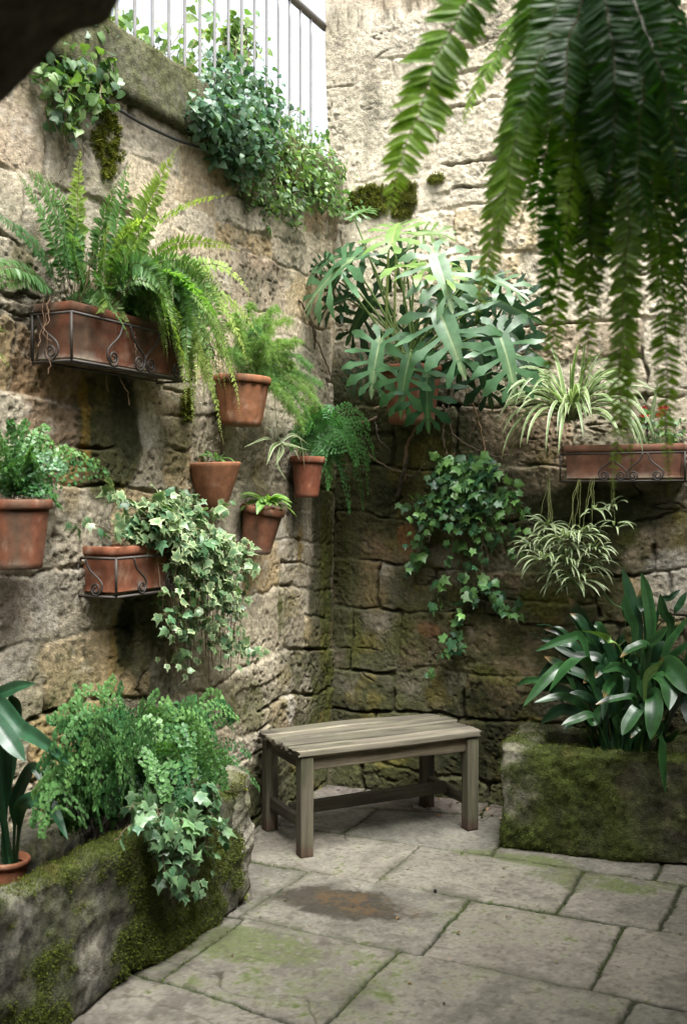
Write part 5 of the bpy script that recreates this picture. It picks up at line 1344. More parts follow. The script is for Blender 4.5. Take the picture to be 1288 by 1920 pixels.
for (p0, p1, p2) in [((330, 1500), (325, 1580), (330, 1690)), ((340, 1495), (350, 1580), (385, 1705)), ((350, 1490), (375, 1560), (400, 1640)), ((310, 1500), (290, 1540), (265, 1550)), ((360, 1480), (390, 1520), (405, 1560)), ((300, 1490), (300, 1540), (300, 1610)),
                     ((330, 1480), (340, 1560), (355, 1660)), ((280, 1500), (260, 1520), (215, 1560)), ((340, 1470), (370, 1510), (375, 1600)), ((300, 1480), (270, 1510), (250, 1530)), ((350, 1480), (365, 1530), (345, 1620)), ((370, 1470), (405, 1500), (420, 1560)), ((360, 1460), (395, 1480), (400, 1580)), ((340, 1490), (300, 1560), (290, 1640)), ((330, 1500), (310, 1600), (320, 1700))]:
    st.append([LW(*p0, .40), LW(*p1, .52), LW(*p2, .52)])
ivy(iv2, st, 86, (.042, .070), ((0.045, 0.12, 0.06), (0.15, 0.26, 0.11)), (0.14, 0.22, 0.11), RV, .03, .024)
iv3 = plant('ivy', 'bushy dark green ivy hanging on the shaded wall under the philodendron', 'ivy', RW(880, 880, .08)); st = []
rg = np.random.RandomState(87)
for i in range(46):
    S = RW(rg.uniform(820, 930), rg.uniform(860, 900), rg.uniform(.04, .12)); tx = rg.uniform(765, 980); ty = rg.uniform(930, 1090) - 0.25 * abs(tx - 870)
    st.append([S, RW(.5 * (pix(S)[0] + tx), rg.uniform(880, 960), rg.uniform(.1, .22)), RW(tx, ty, rg.uniform(.06, .16))])
for pts in ([(860, 1000), (870, 1080), (900, 1125), (980, 1165)], [(880, 1010), (900, 1090), (940, 1140), (970, 1170)], [(850, 1040), (860, 1110), (860, 1180), (845, 1225)], [(845, 1180), (850, 1210), (825, 1240), (805, 1262)],
            [(800, 1000), (785, 1040), (765, 1070), (760, 1095)], [(900, 1060), (930, 1110), (950, 1135), (985, 1160)], [(790, 930), (765, 945), (742, 950)], [(800, 1030), (780, 1060), (765, 1060)], [(830, 1080), (820, 1130), (810, 1150)], [(920, 1000), (950, 1040), (975, 1045)], [(890, 960), (960, 990), (980, 1000)]):
    st.append([RW(x, y, .07) for x, y in pts])
ivy(iv3, st, 88, (.040, .066), ((0.030, 0.095, 0.045), (0.15, 0.30, 0.075)), None, -LV, .035, .026)
# ---------------------------------------------------------------- philodendron
def philo_template(seed):
    rg = np.random.RandomState(seed); half = []
    # lobes along one side: position on midrib, direction (angle from +Y), length, width
    def side():
        L = []
        ys = [-0.02, 0.07, 0.20, 0.36, 0.53, 0.70]; an = [150, 119, 94, 75, 58, 40]; ln = [0.46, 0.60, 0.66, 0.60, 0.50, 0.36]
        for y, a, l in zip(ys, an, ln): L.append((y, math.radians(a + rg.normal(0, 5)), l * rg.uniform(.82, 1.12)))
        return L
    def outline(L, sg):
        pts = [(0.0, -0.02)]
        for i, (y, a, l) in enumerate(L):
            d = np.array([math.sin(a), math.cos(a)]); n_ = np.array([d[1], -d[0]]); b = np.array([0.0, y + 0.02])
            w = 0.063 + 0.018 * math.sin(i * 2.1)
            bend = np.array([0, 0.05])
            p = lambda s, k: b + d * l * s + n_ * k * w + bend * s * s
            pts += [p(.20, .42), p(.42, .62), p(.60, .80), p(.70, 1.30), p(.77, .95), p(.90, .65), p(1.0, .05), p(.94, -.50), p(.82, -.75), p(.72, -1.20), p(.60, -.75), p(.42, -.60), p(.20, -.42)]
        q = np.array(pts[:1] + pts[1:])
        return q * np.array([sg, 1])
    Rr = outline(side(), 1); Lf = outline(side(), -1)
    tip = np.array([(0.045, 0.90), (0.035, 0.97), (0, 1.06), (-0.035, 0.97), (-0.045, 0.90)])
    o = np.vstack([np.array([[0.0, 0.02]]), Rr[1:], tip, Lf[1:][::-1]])
    # drop points that make neighbouring edges cross: keep simple by angle-sorted uniqueness per lobe
    pts = [Vector((float(x), float(y))) for x, y in o]; n = len(pts)
    for y in np.linspace(0.06, 0.98, 14):
        for x in (-.028, 0, .028): pts.append(Vector((x * (1.05 - y), float(y))))
    r = delaunay_2d_cdt(pts, [(i, (i + 1) % n) for i in range(n)], [list(range(n))], 1, 1e-5)
    V2 = np.array([(v.x, v.y) for v in r[0]]); T = []
    for f in r[2]:
        for k in range(1, len(f) - 1): T.append((f[0], f[k], f[k + 1]))
    x, y = V2[:, 0], V2[:, 1]; rr = np.sqrt(x * x + (y - .25) ** 2)
    z = 0.30 * np.abs(x) - 0.75 * x * x - 0.30 * np.clip(y - .1, 0, 9) ** 2 - 0.10 * np.clip(-y, 0, 9) + 0.03 * np.sin(7 * y + 9 * np.abs(x)) * np.abs(x) * 3
    e = np.exp(-(x / .012) ** 2)
    return np.column_stack([x, y, z]), np.array(T), np.zeros((0, 4), int), e

T_PH = [philo_template(s) for s in (1, 2, 3)]
phi = plant('philodendron', 'big split leaf philodendron filling the corner above the bench', 'plant', pc12)
rg = np.random.RandomState(90)
PH = [ ((700, 560), (640, 640), .16, .18, .3, 2), ((820, 560), (900, 600), .16, .16, .3, 2), ((860, 610), (860, 720), .18, .2, .3, 2), ((780, 610), (720, 690), .2, .2, .3, 2), ((930, 600), (1005, 660), .14, .14, .3, 2), ((600, 520), (520, 570), .16, .18, .3, 2), ((760, 470), (700, 520), .16, .2, .5, 1), ((880, 520), (830, 610), .2, .2, .4, 2), ((900, 660), (920, 760), .2, .22, .3, 2),
 # attach px, tip px, depth offset b (attach, tip), lift of the face towards viewer/up, length factor, colour
 ((655, 490), (548, 562), .42, .48, .45, 0), ((612, 490), (505, 520), .36, .36, .45, 1), ((712, 640), (690, 735), .45, .52, .75, 0), ((822, 582), (868, 690), .50, .58, .75, 0), ((800, 705), (800, 805), .48, .50, .35, 2),
 ((935, 625), (975, 735), .42, .46, .70, 0), ((815, 478), (850, 565), .46, .56, .7, 3), ((768, 668), (742, 775), .50, .54, .5, 1), ((735, 455), (745, 395), .40, .20, 1.2, 4), ((662, 405), (700, 380), .30, .2, 1.2, 5), ((905, 520), (990, 540), .36, .4, 1.3, 3),
 ((930, 560), (1010, 600), .22, .22, .15, 2), ((760, 500), (860, 505), .42, .5, 1.3, 4), ((690, 480), (600, 470), .34, .36, 1.0, 1),
 ((950, 660), (1000, 700), .26, .26, .4, 2), ((650, 560), (560, 580), .30, .32, .5, 2), ((780, 440), (850, 430), .28, .26, 1.0, 4), ((700, 690), (640, 720), .36, .38, .5, 2)]
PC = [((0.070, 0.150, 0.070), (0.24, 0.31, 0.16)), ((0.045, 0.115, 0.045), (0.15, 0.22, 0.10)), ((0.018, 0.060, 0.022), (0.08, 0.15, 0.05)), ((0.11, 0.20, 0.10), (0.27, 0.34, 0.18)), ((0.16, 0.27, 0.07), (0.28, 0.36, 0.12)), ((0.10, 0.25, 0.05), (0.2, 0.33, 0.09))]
crown = pc12 + np.array([0, 0, 0.03]); BS = Buf()
for i, (pa, pt, ba, bt, up, ci) in enumerate(PH):
    A_ = RW(*pa, ba); Tt = RW(*pt, bt)
    qa = ab(A_); qt = ab(Tt)
    if qa[0] < .12: A_ = A_ + RV * (.12 - qa[0])
    if qt[0] < .04: Tt = Tt + RV * (.04 - qt[0])
    D = Tt - A_; L = np.linalg.norm(D); nn = nrm(-LV * 0.8 + RV * .15 + UP * up + rg.normal(0, .12, 3))
    c0, c1 = PC[ci]; tm = T_PH[i % 3]
    e = tm[3][:, None]; c = np.array(c0)[None] * (1 - e) + np.array(c1)[None] * e; c = c * (rg.uniform(.85, 1.15) if ba > .38 else rg.uniform(.45, .75))  # leaves set further back darkened to paint in shade between them
    if abs(np.dot(nrm(D), nn)) > .9: nn = nrm(-LV + UP * .2)
    B = Buf(); M = basis(D[None], nn[None], L * 1.0); wx = rg.uniform(1.0, 1.25) if ci != 5 else 1.0; M[:, :, 0] *= wx
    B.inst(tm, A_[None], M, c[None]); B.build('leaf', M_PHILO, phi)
    S = crown + np.array([rg.uniform(-.05, .05), rg.uniform(-.05, .05), -.04]); mid = 0.45 * S + .55 * A_ + UP * rg.uniform(.05, .12) * (1 if A_[2] > S[2] else 1.6)
    B = Buf(); tube(B, bez(S, mid, A_, 20), np.linspace(.0075, .0042, 20), 7, (0.13, 0.19, 0.06)); B.build('leaf_stalk', M_STEM, phi)
for k, (px, py, r) in enumerate(((728, 560, .012), (742, 580, .010))):
    B = Buf(); tube(B, bezm([crown + np.array([0, 0, -.05]), RW(px, 640, .25), RW(px, py - 100, .30)], 16), np.linspace(r, r * .5, 16), 8, (0.22, 0.26, 0.08)); B.build('stem', M_STEM, phi)
B = Buf()
for i in range(26): trail(B, crown + rg.normal(0, .05, 3) * np.array([1, 1, .2]), crown + np.array([rg.normal(0, .14), rg.uniform(-.17, .05), rg.uniform(-.10, .06)]), 10, .02, i, .0018, (0.13, 0.085, 0.045))
B.build('dry_stalks', M_STEM, phi)

# ---------------------------------------------------------------- bare woody vine in the corner
wv = plant('woody_vine', 'bare twisted brown vine stems creeping over the shaded wall below the philodendron', 'vine', RW(760, 900, .03))
VN = [[(640, 775), (690, 765), (740, 740), (800, 700)], [(640, 790), (700, 785), (720, 770), (780, 745)], [(755, 900), (765, 840), (780, 800), (790, 760)], [(745, 930), (758, 880), (765, 830)], [(690, 850), (720, 870), (770, 890), (800, 870)], [(870, 720), (890, 770), (905, 840), (915, 870)],
      [(830, 760), (850, 820), (900, 850), (940, 860)], [(880, 690), (900, 760), (880, 830)], [(560, 560), (590, 620), (600, 680), (640, 760)], [(580, 600), (600, 640), (625, 720)], [(640, 720), (690, 730), (730, 720)], [(700, 770), (715, 820), (740, 860)], [(835, 860), (835, 800), (845, 720)]]
for i, v in enumerate(VN):
    B = Buf(); f = LW if v[0][0] < 610 else RW
    P = bezm([f(x, y, .03 + .02 * (j % 2)) for j, (x, y) in enumerate(v)], 50); P = P + np.cumsum(np.random.RandomState(i).normal(0, .0025, P.shape), 0)
    tube(B, P, np.linspace(.011, .005, 50) * (1.0 if i < 4 else .55), 7, jit((0.15, 0.11, 0.075), 1)[0]); B.build('stem', M_BARK, wv)

# ---------------------------------------------------------------- spider plants
def spider(parent, centre, out, n, Lr, wr, seed, cg, ce, mid=None, pname='leaf', one=False, up=(.45, 1.25), drop=1.0):
    rg = np.random.RandomState(seed); side = np.cross(out, UP); Ball = Buf()
    for i in range(n):
        az = rg.uniform(-1.9, 1.9); e = rg.uniform(*up); L = rg.uniform(*Lr)
        h = math.cos(az) * out + math.sin(az) * side
        d0 = nrm(h * math.cos(e) + UP * math.sin(e)); k = 22; P = [np.array(centre) + h * .015 + rg.normal(0, .008, 3)]; d = d0; g = rg.uniform(1.6, 3.4) * drop / Lr[1]
        for j in range(k - 1):
            d = nrm(d + np.array([0, 0, -1.0]) * g * L / k * (0.5 + j / k) + rg.normal(0, .02, 3)); P.append(P[-1] + d * L / k)
        w_ = rg.uniform(*wr); B = Ball if one else Buf(); y = rg.rand()
        g_ = np.array(cg[0]) * (1 - y) + np.array(cg[1]) * y
        strap(B, np.array(P), UP * .9 + out * .3, lambda s: w_ * (.55 + .45 * math.sin(min(1, s * 2.2) * math.pi / 2)) * (1 - s ** 3.0) + .0004, g_, np.array(ce) * rg.uniform(.8, 1.15) if ce is not None else None, np.array(mid) * rg.uniform(.8, 1.1) if mid is not None else None, .35, 5, rg=rg, tip_col=(.22, .18, .08) if rg.rand() < .3 else None)
        if not one: B.build(pname, M_STRAP, parent)
    if one: return Ball.build(pname, M_STRAP, parent)

sp = plant('spider_plant', 'full variegated spider plant arching out of the terracotta box with hanging plantlets', 'plant', RW(1085, 800, .12))
cen = RW(1072, 786, .14)
spider(sp, cen, -LV, 100, (.28, .56), (.0085, .0135), 95, ((0.10, 0.18, 0.06), (0.18, 0.26, 0.09)), (0.52, 0.55, 0.36), up=(.5, 1.42), drop=1.25)
rg = np.random.RandomState(96)
for (px, py, sz, sx, sy) in [(1028, 985, .13, 1030, 880), (1060, 1010, .15, 1085, 900), (1090, 1000, .14, 1110, 900), (1020, 1050, .15, 1030, 900), (1060, 1055, .16, 1085, 900), (1095, 1060, .15, 1110, 900), (1045, 1085, .14, 1030, 900), (1080, 1090, .15, 1085, 900), (1112, 955, .08, 1113, 890),
                         (1148, 945, .07, 1148, 850), (1152, 985, .08, 1148, 860), (1000, 1020, .12, 1030, 900), (1110, 1030, .12, 1110, 900), (1035, 1020, .13, 1030, 900), (1075, 1030, .14, 1085, 900)]:
    c = RW(px, py, rg.uniform(.13, .24))
    o = spider(sp, c, -LV, 20 if sz > .1 else 9, (sz * .75, sz * 1.2), (.0055, .0085), int(px + py), ((0.10, 0.17, 0.065), (0.16, 0.23, 0.10)), (0.16, 0.23, 0.10), (0.50, 0.52, 0.34), 'plantlet', True, (-.2, 1.0), .8)
    B = Buf(); trail(B, RW(sx, sy, .2), c, 14, .012, int(px), .0013, (0.24, 0.27, 0.10)); B.build('runner', M_STEM, sp)

sp2 = plant('spider_plant', 'sparse young variegated plant with few thin leaves beside the dark corner pot', 'plant', pc7)
for (pts, w_) in [([(522, 835), (500, 822), (458, 838)], .006), ([(525, 830), (510, 840), (500, 872)], .010), ([(527, 828), (550, 815), (577, 832)], .007), ([(526, 830), (545, 835), (580, 845)], .008), ([(524, 826), (518, 790), (512, 705)], .005),
                  ([(526, 826), (535, 800), (548, 770)], .004), ([(525, 835), (520, 870), (540, 905)], .005), ([(528, 834), (548, 840), (562, 862)], .007), ([(523, 830), (510, 810), (496, 800)], .006), ([(526, 832), (530, 845), (515, 875)], .007), ([(526, 830), (560, 820), (572, 880)], .006)]:
    B = Buf(); P = bezm([LW(x, y, .16 + .03 * j) for j, (x, y) in enumerate(pts)], 20)
    strap(B, P, RV + UP * .8, lambda s: w_ * (.6 + .4 * math.sin(s * math.pi)) * (1 - s ** 4) + .0003, (0.12, 0.19, 0.07), (0.62, 0.60, 0.42), None, .3); B.build('leaf', M_STRAP, sp2)
B = Buf(); tube(B, bezm([pc7 + np.array([0, 0, -.02]), LW(560, 838, .16), LW(526, 832, .16)], 14), .003, 5, (0.2, 0.22, 0.09)); B.build('stem', M_STEM, sp2)

# rosette plant in the tilted pot, seedling in the half pot
def rosette(parent, c, out, n, Lr, w0, seed, c0, c1, mat=M_LEAF):
    rg = np.random.RandomState(seed); side = np.cross(out, UP)
    for i in range(n):
        az = i * 2.4 + rg.normal(0, .2); e = rg.uniform(.1, 1.1); L = rg.uniform(*Lr); h = math.cos(az) * out + math.sin(az) * side; b = np.array(c) + h * .01
        P = bez(b, b + L * .55 * (h * math.cos(e) + UP * math.sin(e)), b + L * (h * .9 + UP * (math.sin(e) - .55)), 14); y = rg.rand()
        w_ = w0 * rg.uniform(.8, 1.2); B = Buf()
        strap(B, P, UP + out * .3, lambda s: w_ * (0.35 + .65 * math.sin(min(1, s * 1.25) ** 1.3 * math.pi * .62)) * (1 - s ** 5) + .0004, np.array(c0) * (1 - y) + np.array(c1) * y, None, np.array(c1) * 1.1, .25, rg=rg); B.build('leaf', mat, parent)
ro = plant('rosette_plant', 'small bright green rosette of rounded leaves in the stained tilted pot', 'plant', pc6)
rosette(ro, pc6 + np.array([0.02, -.03, .012]), RV, 40, (.08, .15), .017, 97, (0.09, 0.20, 0.05), (0.18, 0.30, 0.07))
se = plant('seedling', 'tiny green seedling and dry leaf in the nearly empty half pot', 'plant', pc5)
rosette(se, LW(405, 862, .07), RV, 9, (.06, .12), .011, 98, (0.07, 0.17, 0.05), (0.12, 0.24, 0.06))
B = Buf(); trail(B, LW(405, 865, .07), LW(437, 840, .08), 8, .006, 3, .002, (0.1, 0.18, 0.06)); B.build('stem', M_STEM, se)
B = Buf(); strap(B, bez(LW(372, 880, .05), LW(368, 868, .06), LW(378, 858, .06), 8), RV, lambda s: .012 * math.sin(math.pi * min(1, s + .1)) + .002, (0.42, 0.25, 0.16), fold=.3); B.build('dry_leaf', M_LEAF, se)

# red flowers in the right box
rgp2 = np.random.RandomState(99)
fp = plant('flowering_plant', 'small plant with red flowers at the end of the terracotta box', 'flower', RW(1225, 825, .1))
BL = Buf(); n = 60; P = np.array([RW(rgp2.uniform(1185, 1285), rgp2.uniform(775, 832), rgp2.uniform(.04, .16)) for _ in range(n)])
scatter_leaves(BL, T_OVATE, P, nrm(rgp2.normal(0, .6, (n, 3)) - LV * .5 - UP * .2), nrm(rgp2.normal(0, .4, (n, 3)) - LV + UP), rgp2.uniform(.025, .045, n), jit((0.09, 0.17, 0.06), n, .3, rgp2), None, rg=rgp2)
BL.build('foliage', M_LEAF, fp)
for k in range(9):
    B = Buf(); P = trail(B, RW(rgp2.uniform(1195, 1280), 830, .1), RW(rgp2.uniform(1185, 1285), rgp2.uniform(755, 800), rgp2.uniform(.06, .14)), 8, .006, k, .0018, (0.12, 0.18, 0.06)); B.build('stem', M_STEM, fp)
for (px, py) in ((1207, 766), (1212, 776), (1203, 780), (1238, 766), (1243, 774), (1235, 778), (1247, 764)):
    B = Buf(); c = RW(px, py, .10); a = rgp2.uniform(0, 6, 6) * 0 + np.arange(6) * 1.05
    D = np.array([math.cos(t) * RV + math.sin(t) * UP for t in a]) - LV * .5
    B.inst(T_OVATE[0], np.repeat(c[None], 6, 0), basis(D, np.repeat((-LV)[None], 6, 0), .017), jit((0.45, 0.035, 0.035), 6, .15, rgp2, 0)); B.build('flower', M_PETAL, fp)
# tall pale leaves among the flowers
B = Buf()
for pts, w_ in (([(1225, 830), (1222, 780), (1232, 718)], .010), ([(1240, 830), (1242, 840), (1246, 850)], .016), ([(1200, 820), (1190, 790), (1193, 820)], .014), ([(1215, 832), (1190, 800), (1196, 835)], .012)):
    strap(B, bezm([RW(x, y, .12 + .02 * j) for j, (x, y) in enumerate(pts)], 14), -LV, lambda s: w_ * math.sin(math.pi * (.15 + .8 * s)) + .0005, (0.22, 0.30, 0.16), None, (0.3, 0.36, 0.22))
B.build('broad_leaf', M_LEAF, fp)

# ---------------------------------------------------------------- clivia in the right trough
cl = plant('clivia', 'large clump of glossy dark green strap leaves growing in the square trough', 'plant', pA + .62 * exr + .28 * eyr + np.array([0, 0, .36]))
rg = np.random.RandomState(101)
kD, kM, kL = (0.009, 0.032, 0.012), (0.018, 0.060, 0.017), (0.12, 0.21, 0.055)
def TR(px, py, v):   # point seen at px,py on a plane v metres behind the trough's front face
    d = ray(px, py); o = np.array([0, 0, CAMH]); k = np.dot(pA + v * eyr - o, eyr) / np.dot(d, eyr); return o + k * d
# traced: points of the visible blade (px, py), distance behind the trough's front for start / mid / tip, half width m, colour
CL = [
 ([(1130, 1229), (1093, 1160), (1065, 1120)], (.32, .36, .40), .036, 0), ([(1196, 1187), (1181, 1120), (1166, 1064)], (.34, .38, .42), .034, 0), ([(1220, 1190), (1214, 1120), (1202, 1073)], (.30, .32, .34), .030, 1), ([(1190, 1187), (1175, 1148), (1170, 1114)], (.26, .26, .26), .023, 1),
 ([(1172, 1157), (1148, 1130), (1127, 1108)], (.27, .27, .27), .026, 1), ([(1214, 1163), (1205, 1136), (1199, 1105)], (.33, .35, .36), .028, 0), ([(1257, 1181), (1245, 1148), (1237, 1113)], (.28, .28, .28), .029, 1), ([(1248, 1223), (1269, 1187), (1290, 1158)], (.26, .25, .24), .024, 1),
 ([(1263, 1160), (1275, 1133), (1286, 1110)], (.32, .34, .36), .025, 0), ([(1235, 1139), (1257, 1120), (1275, 1105)], (.38, .40, .42), .014, 0), ([(1081, 1217), (1021, 1196), (985, 1182)], (.34, .34, .34), .014, 1), ([(1093, 1202), (1063, 1197), (1003, 1221)], (.24, .20, .16), .022, 1),
 ([(1130, 1241), (1081, 1229), (1035, 1210)], (.28, .26, .24), .026, 0), ([(1097, 1241), (1068, 1247), (1028, 1298)], (.14, .06, -.02), .040, 1), ([(1166, 1223), (1130, 1193), (1088, 1182)], (.20, .16, .12), .020, 2), ([(1214, 1217), (1187, 1214), (1162, 1233)], (.16, .10, .06), .024, 1),
 ([(1208, 1223), (1232, 1196), (1251, 1176)], (.20, .16, .14), .022, 1), ([(1060, 1255), (1030, 1268), (980, 1325)], (.22, .16, .10), .026, 1), ([(1096, 1326), (1054, 1306), (1001, 1317)], (.18, .12, .06), .022, 1), ([(1111, 1342), (1081, 1348), (1052, 1360)], (.10, .04, -.01), .022, 1),
 ([(1187, 1272), (1157, 1250), (1126, 1261)], (.14, .08, .03), .023, 1), ([(1160, 1277), (1139, 1285), (1131, 1308)], (.10, .03, -.02), .028, 3), ([(1190, 1311), (1151, 1310), (1116, 1321)], (.12, .06, .02), .019, 1), ([(1214, 1272), (1241, 1252), (1241, 1232)], (.16, .12, .10), .028, 2),
 ([(1226, 1272), (1252, 1284), (1254, 1332)], (.10, .02, -.06), .043, 1), ([(1244, 1252), (1272, 1266), (1290, 1302)], (.10, .02, -.05), .050, 1), ([(1223, 1304), (1226, 1332), (1219, 1388)], (.04, -.05, -.10), .041, 1), ([(1198, 1329), (1181, 1350), (1166, 1379)], (.04, -.02, -.06), .034, 1),
 ([(1240, 1378), (1243, 1420), (1247, 1489)], (-.04, -.08, -.09), .028, 1), ([(1278, 1302), (1290, 1332), (1300, 1370)], (.06, 0, -.05), .030, 0), ([(1027, 1284), (991, 1275), (968, 1285)], (.30, .29, .28), .016, 1), ([(1100, 1290), (1060, 1270), (1010, 1290)], (.28, .24, .2), .024, 0),
 ([(1290, 1240), (1310, 1220), (1340, 1230)], (.2, .16, .12), .03, 1), ([(1200, 1367), (1190, 1372), (1182, 1384)], (0, -.03, -.05), .012, 3), ([(1135, 1330), (1120, 1300), (1100, 1285)], (.2, .2, .2), .02, 0)]
for i in range(64):
    tx = rg.uniform(1000, 1300); ty = rg.uniform(1150, 1370); k = (ty - 1150) / 220; v = .34 - .16 * k + rg.normal(0, .02); sx = 1165 + .45 * (tx - 1165)
    up_ = rg.uniform(10, 70) * (.4 + k)
    CL.append(([(sx + rg.uniform(-15, 15), ty + 90 - 110 * k), (.45 * sx + .55 * tx, ty + 35 - up_), (tx, ty)], (v + .02, v, v - .06 * k), rg.uniform(.018, .028), 0 if rg.rand() < .7 else 1))
kT = (0.20, 0.13, 0.055)
for pts, vs, w_, ci in CL:
    S = TR(1165 + .35 * (pts[0][0] - 1165) + rg.uniform(-18, 18), 1392, .26 + rg.uniform(-.06, .06)); S[2] = .34
    q = [TR(px, py, v) for (px, py), v in zip(pts, vs)]
    P = bezm([S, .5 * (S + q[0]) + UP * .015, q[0], q[1], q[2]], 44)
    c = np.array([kD, kM, kL, kM][ci]) * rg.uniform(.8, 1.25); B = Buf()
    strap(B, P, UP * .55 - eyr * .9, lambda s: w_ * .92 * (.20 + .80 * sst(.28, .62, s)) * (1 - max(0, (s - .74) / .26) ** 2.3) + .0006, c, c * np.array([1.6, 1.4, 1.1]), c * .8, .16, 9, rg=rg, wave=.10, face=nrm(-eyr * .8 + UP * .4 + rg.normal(0, .48, 3)), tip_col=(kT if ci == 3 or rg.rand() < .2 else None))
    B.build('leaf', M_GLOSS, cl)
B = Buf(); n = 240; U_ = rg.uniform(.14, 1.2, n); Vv = rg.uniform(.14, .44, n); P = (pA[None] + U_[:, None] * exr[None] + Vv[:, None] * eyr[None]); P[:, 2] = .375
scatter_leaves(B, T_OVATE, P, nrm(rg.normal(0, 1, (n, 3)) * np.array([1, 1, .15])), nrm(rg.normal(0, .4, (n, 3)) + UP), rg.uniform(.02, .05, n), jit((0.10, 0.06, 0.035), n, .4, rg)); tag(B.build('leaf_litter', M_LEAF, trough_r), kind='stuff')

# ---------------------------------------------------------------- broad strap leaved plant at the near end of the left trough
ot = plant('strap_leaf_plant', 'dark plant with few long arching strap leaves at the near end of the trough', 'plant', pcs)
OL = [([(-25, 1330), (23, 1291), (68, 1281)], .020, 1, 0), ([(-10, 1315), (39, 1364), (78, 1388), (134, 1434)], .024, 1, -.05), ([(-20, 1350), (23, 1395), (48, 1428)], .028, 1, -.08), ([(18, 1420), (27, 1330), (20, 1300)], .026, 0, .06), ([(43, 1508), (89, 1504), (128, 1574)], .024, 1, -.08),
      ([(-5, 1480), (-20, 1380), (-60, 1350)], .026, 0, 0), ([(8, 1480), (10, 1380), (-12, 1310)], .022, 0, .03), ([(30, 1500), (60, 1440), (80, 1470)], .018, 0, -.02), ([(-20, 1440), (-40, 1400), (-70, 1460)], .024, 0, -.04)]
for (pts, w_, ci, dd) in OL:
    S = pcs + np.array([rg.normal(0, .012), rg.normal(0, .012), -.02]); dS = S[1] - .04 + dd
    c = np.array([kD, (0.016, 0.058, 0.026)][ci]) * rg.uniform(.9, 1.2); B = Buf(); q = [AT(px, py, dS - .04 * j) for j, (px, py) in enumerate(pts)]
    P = bezm([S, .5 * (S + q[0]) + UP * .02] + q, 44); n_ = len(q)
    strap(B, P, UP * .8 + np.array([.3, -.7, 0]), lambda s: w_ * (.22 + .78 * sst(.2, .5, s)) * (1 - max(0, (s - .66) / .34) ** 2.2) + .0005, c, c * 1.3, c * .9, .22, 9, rg=rg, wave=.12, face=nrm(np.array([.25, -.9, .45]) + rg.normal(0, .2, 3))); B.build('leaf', M_GLOSS, ot)

# ---------------------------------------------------------------- creepers on the top of the left wall
def bush(parent, blobs, seed, n, tms, size, c0, c1, out, mat=M_LEAF, stems=20, roots=None):
    rg = np.random.RandomState(seed); P, N = [], []
    wts = np.array([b[1] ** 2 for b in blobs]); wts = wts / wts.sum()
    for k, (c, r) in enumerate(blobs):
        m = int(n * wts[k]); d = nrm(rg.normal(0, 1, (m, 3))); rad = r * rg.uniform(.25, 1.0, (m, 1)) ** .5 * (1 + .25 * rg.normal(0, 1, (m, 1)))
        P.append(np.asarray(c)[None] + d * rad); N.append(nrm(d * .6 + out * .5 + UP * .55 + rg.normal(0, .45, (m, 3))))
    P = np.concatenate(P); N = np.concatenate(N)
    q = (P - C0) @ RV; P = P + np.maximum(0.02 - q, 0)[:, None] * RV[None] * (P[:, 2] < LH)[:, None]
    q = -(P - C0) @ LV; P = P - np.maximum(0.02 - q, 0)[:, None] * LV[None]
    n_ = len(P); D = nrm(rg.normal(0, .6, (n_, 3)) + np.array([0, 0, -.5]) + out * .4); y = rg.rand(n_, 1) ** 1.5
    B = Buf(); scatter_leaves(B, tms, P, D, N, rg.uniform(size[0], size[1], n_), (np.asarray(c0) * (1 - y) + np.asarray(c1) * y) * (1 + rg.normal(0, .14, (n_, 1))), None, rg=rg)
    B.build('foliage', mat, parent)
    Bs = Buf()
    for i in range(stems):
        k = rg.randint(len(P)); b = blobs[rg.randint(len(blobs))][0] if roots is None else roots[rg.randint(len(roots))]
        trail(Bs, np.asarray(b, float), P[k], 16, .03, seed + i, .0022, (0.13, 0.10, 0.055))
    Bs.build('stem', M_STEM, parent)
sh = plant('leafy_shrub', 'bushy bluish green shrub growing over the end of the mossy coping', 'shrub', W(.05, 1.05, LH + .2))
bl_ = [(LW(x, y, a), r) for x, y, a, r in ((400, 170, .02, .13), (430, 215, .10, .17), (470, 180, .04, .14), (390, 225, .10, .10), (450, 260, .12, .13), (490, 240, .08, .14), (420, 135, -.06, .10), (375, 200, .10, .07), (480, 290, .1, .10), (410, 290, .06, .06), (440, 330, .05, .06))]
bush(sh, bl_, 111, 1800, T_HEART, (.020, .044), (0.045, 0.115, 0.065), (0.12, 0.20, 0.11), RV, stems=26, roots=[W(-.05, 1.05, LH + .25)])
cr_ = plant('creeper', 'light green small leaved creeper spilling down the wall towards the corner', 'vine', W(.03, .5, LH))
bl_ = [(LW(x, y, a), r) for x, y, a, r in ((520, 280, .04, .15), (545, 320, .06, .14), (500, 340, .06, .12), (570, 300, .05, .12), (590, 345, .08, .13), (560, 375, .06, .10), (530, 380, .05, .09), (610, 370, .10, .10), (500, 390, .04, .07), (620, 320, .10, .10), (470, 360, .05, .07), (545, 250, -.05, .13), (590, 270, -.02, .09), (555, 420, .04, .05), (640, 385, .1, .09), (500, 430, .03, .03), (515, 250, 0, .12))]
bush(cr_, bl_, 112, 2000, T_OVATE + T_HEART, (.018, .037), (0.08, 0.17, 0.06), (0.22, 0.32, 0.11), RV, stems=40, roots=[W(-.05, .7, LH + .25), W(.02, .3, LH + .2)])
vl = plant('vine', 'heart leaved vine hanging over the wall beside the dark arch', 'vine', LW(150, 80, 0))
bl_ = [(LW(x, y, a), r) for x, y, a, r in ((130, 130, .06, .09), (170, 110, .04, .08), (110, 170, .06, .07), (195, 150, .05, .08), (150, 190, .06, .08), (120, 220, .05, .06), (195, 190, .04, .05), (90, 140, .06, .06), (165, 70, 0, .08), (200, 90, 0, .05), (140, 240, .04, .05))]
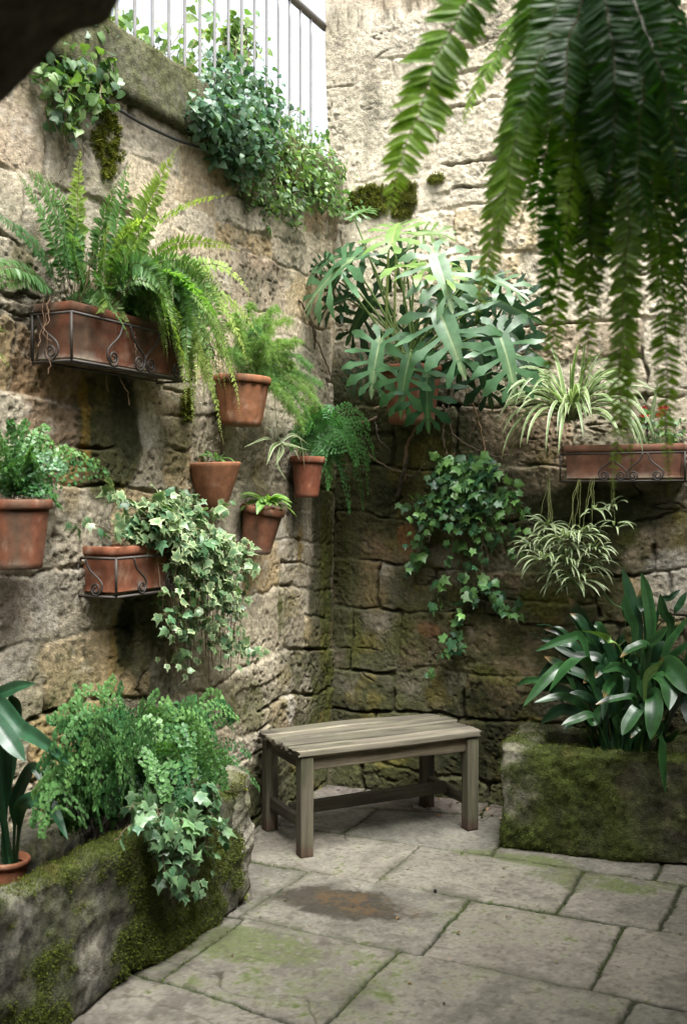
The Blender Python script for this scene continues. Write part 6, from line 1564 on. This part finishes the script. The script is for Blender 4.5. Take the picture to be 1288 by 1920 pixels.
bush(vl, bl_, 113, 400, T_HEART, (.022, .048), (0.055, 0.12, 0.055), (0.18, 0.28, 0.07), RV, stems=22, roots=[LW(150, 60, -.1), LW(190, 70, -.1)])
B = Buf()
for i, (x0, y0, x1, y1) in enumerate(((105, 200, 110, 330), (112, 220, 120, 300), (78, 130, 95, 250), (150, 230, 152, 300), (130, 240, 118, 340))): trail(B, LW(x0, y0, .04), LW(x1, y1, .02), 16, .02, i, .0016, (0.12, 0.09, 0.05))
B.build('hanging_stem', M_STEM, vl)
# plants of the terrace seen through the railing
def terrace(name, label, px, py, r, seed, n, base_b):
    p = plant(name, label, 'plant', W(-.6, base_b, LH - .05)); rg = np.random.RandomState(seed)
    c = LW(px, py, -.55); bl = [(c + rg.normal(0, r * .5, 3), r * rg.uniform(.5, .8)) for _ in range(7)]
    bush(p, bl, seed, n, T_HEART, (.03, .065), (0.10, 0.19, 0.06), (0.24, 0.34, 0.10), RV, stems=16, roots=[W(-.6, base_b, LH - .05)])
terrace('climber', 'leafy green climber tangled in the railing beside the tall wall', 575, 175, .17, 121, 190, .45)
terrace('climber', 'thin pale leafy branches behind the railing near the arch', 250, 75, .16, 122, 90, 2.1)
terrace('climber', 'pale weeds on the terrace just behind the blue green shrub', 390, 110, .18, 123, 140, 1.35)
# few pale grass blades at the picture's edge belong to a fern further along the wall
ef = plant('small_fern', 'tip of a small bright fern entering at the edge below the long box', 'fern', LW(-40, 640, .02))
for (s, m, t) in (((-60, 640), (-10, 590), (18, 628)), ((-60, 650), (-10, 640), (8, 700)), ((-60, 660), (-20, 660), (-5, 690))):
    add_frond(ef, LW(*s, .02), LW(*m, .06), LW(*t, .08), .02, 26, gB, gY, RV + UP * .4)

# ---------------------------------------------------------------- litter on the floor by the wall
rg = np.random.RandomState(131); B = Buf(); n = 70
P = np.array([W(rg.uniform(.1, 1.2), abs(rg.normal(0.12, .12)) + .05, .012) for _ in range(n)])
scatter_leaves(B, T_OVATE, P, nrm(rg.normal(0, 1, (n, 3)) * np.array([1, 1, .1])), nrm(rg.normal(0, .3, (n, 3)) + UP), rg.uniform(.012, .035, n), jit((0.16, 0.10, 0.06), n, .5, rg))
pf = np.array([W(rg.uniform(.5, 2.1), rg.uniform(.4, 2.9), .006) for _ in range(46)]); n = len(pf)
scatter_leaves(B, T_OVATE, pf, nrm(rg.normal(0, 1, (n, 3)) * np.array([1, 1, .08])), nrm(rg.normal(0, .25, (n, 3)) + UP), rg.uniform(.008, .024, n), jit((0.11, 0.075, 0.04), n, .5, rg))
for i in range(14):
    p = W(rg.uniform(.1, 1.0), rg.uniform(.05, .3), .012); trail(B, p, p + np.array([rg.normal(0, .08), rg.normal(0, .06), 0]), 6, .01, i, .0015, (0.10, 0.07, 0.05))
tag(B.build('fallen_leaves', M_LEAF), kind='stuff')
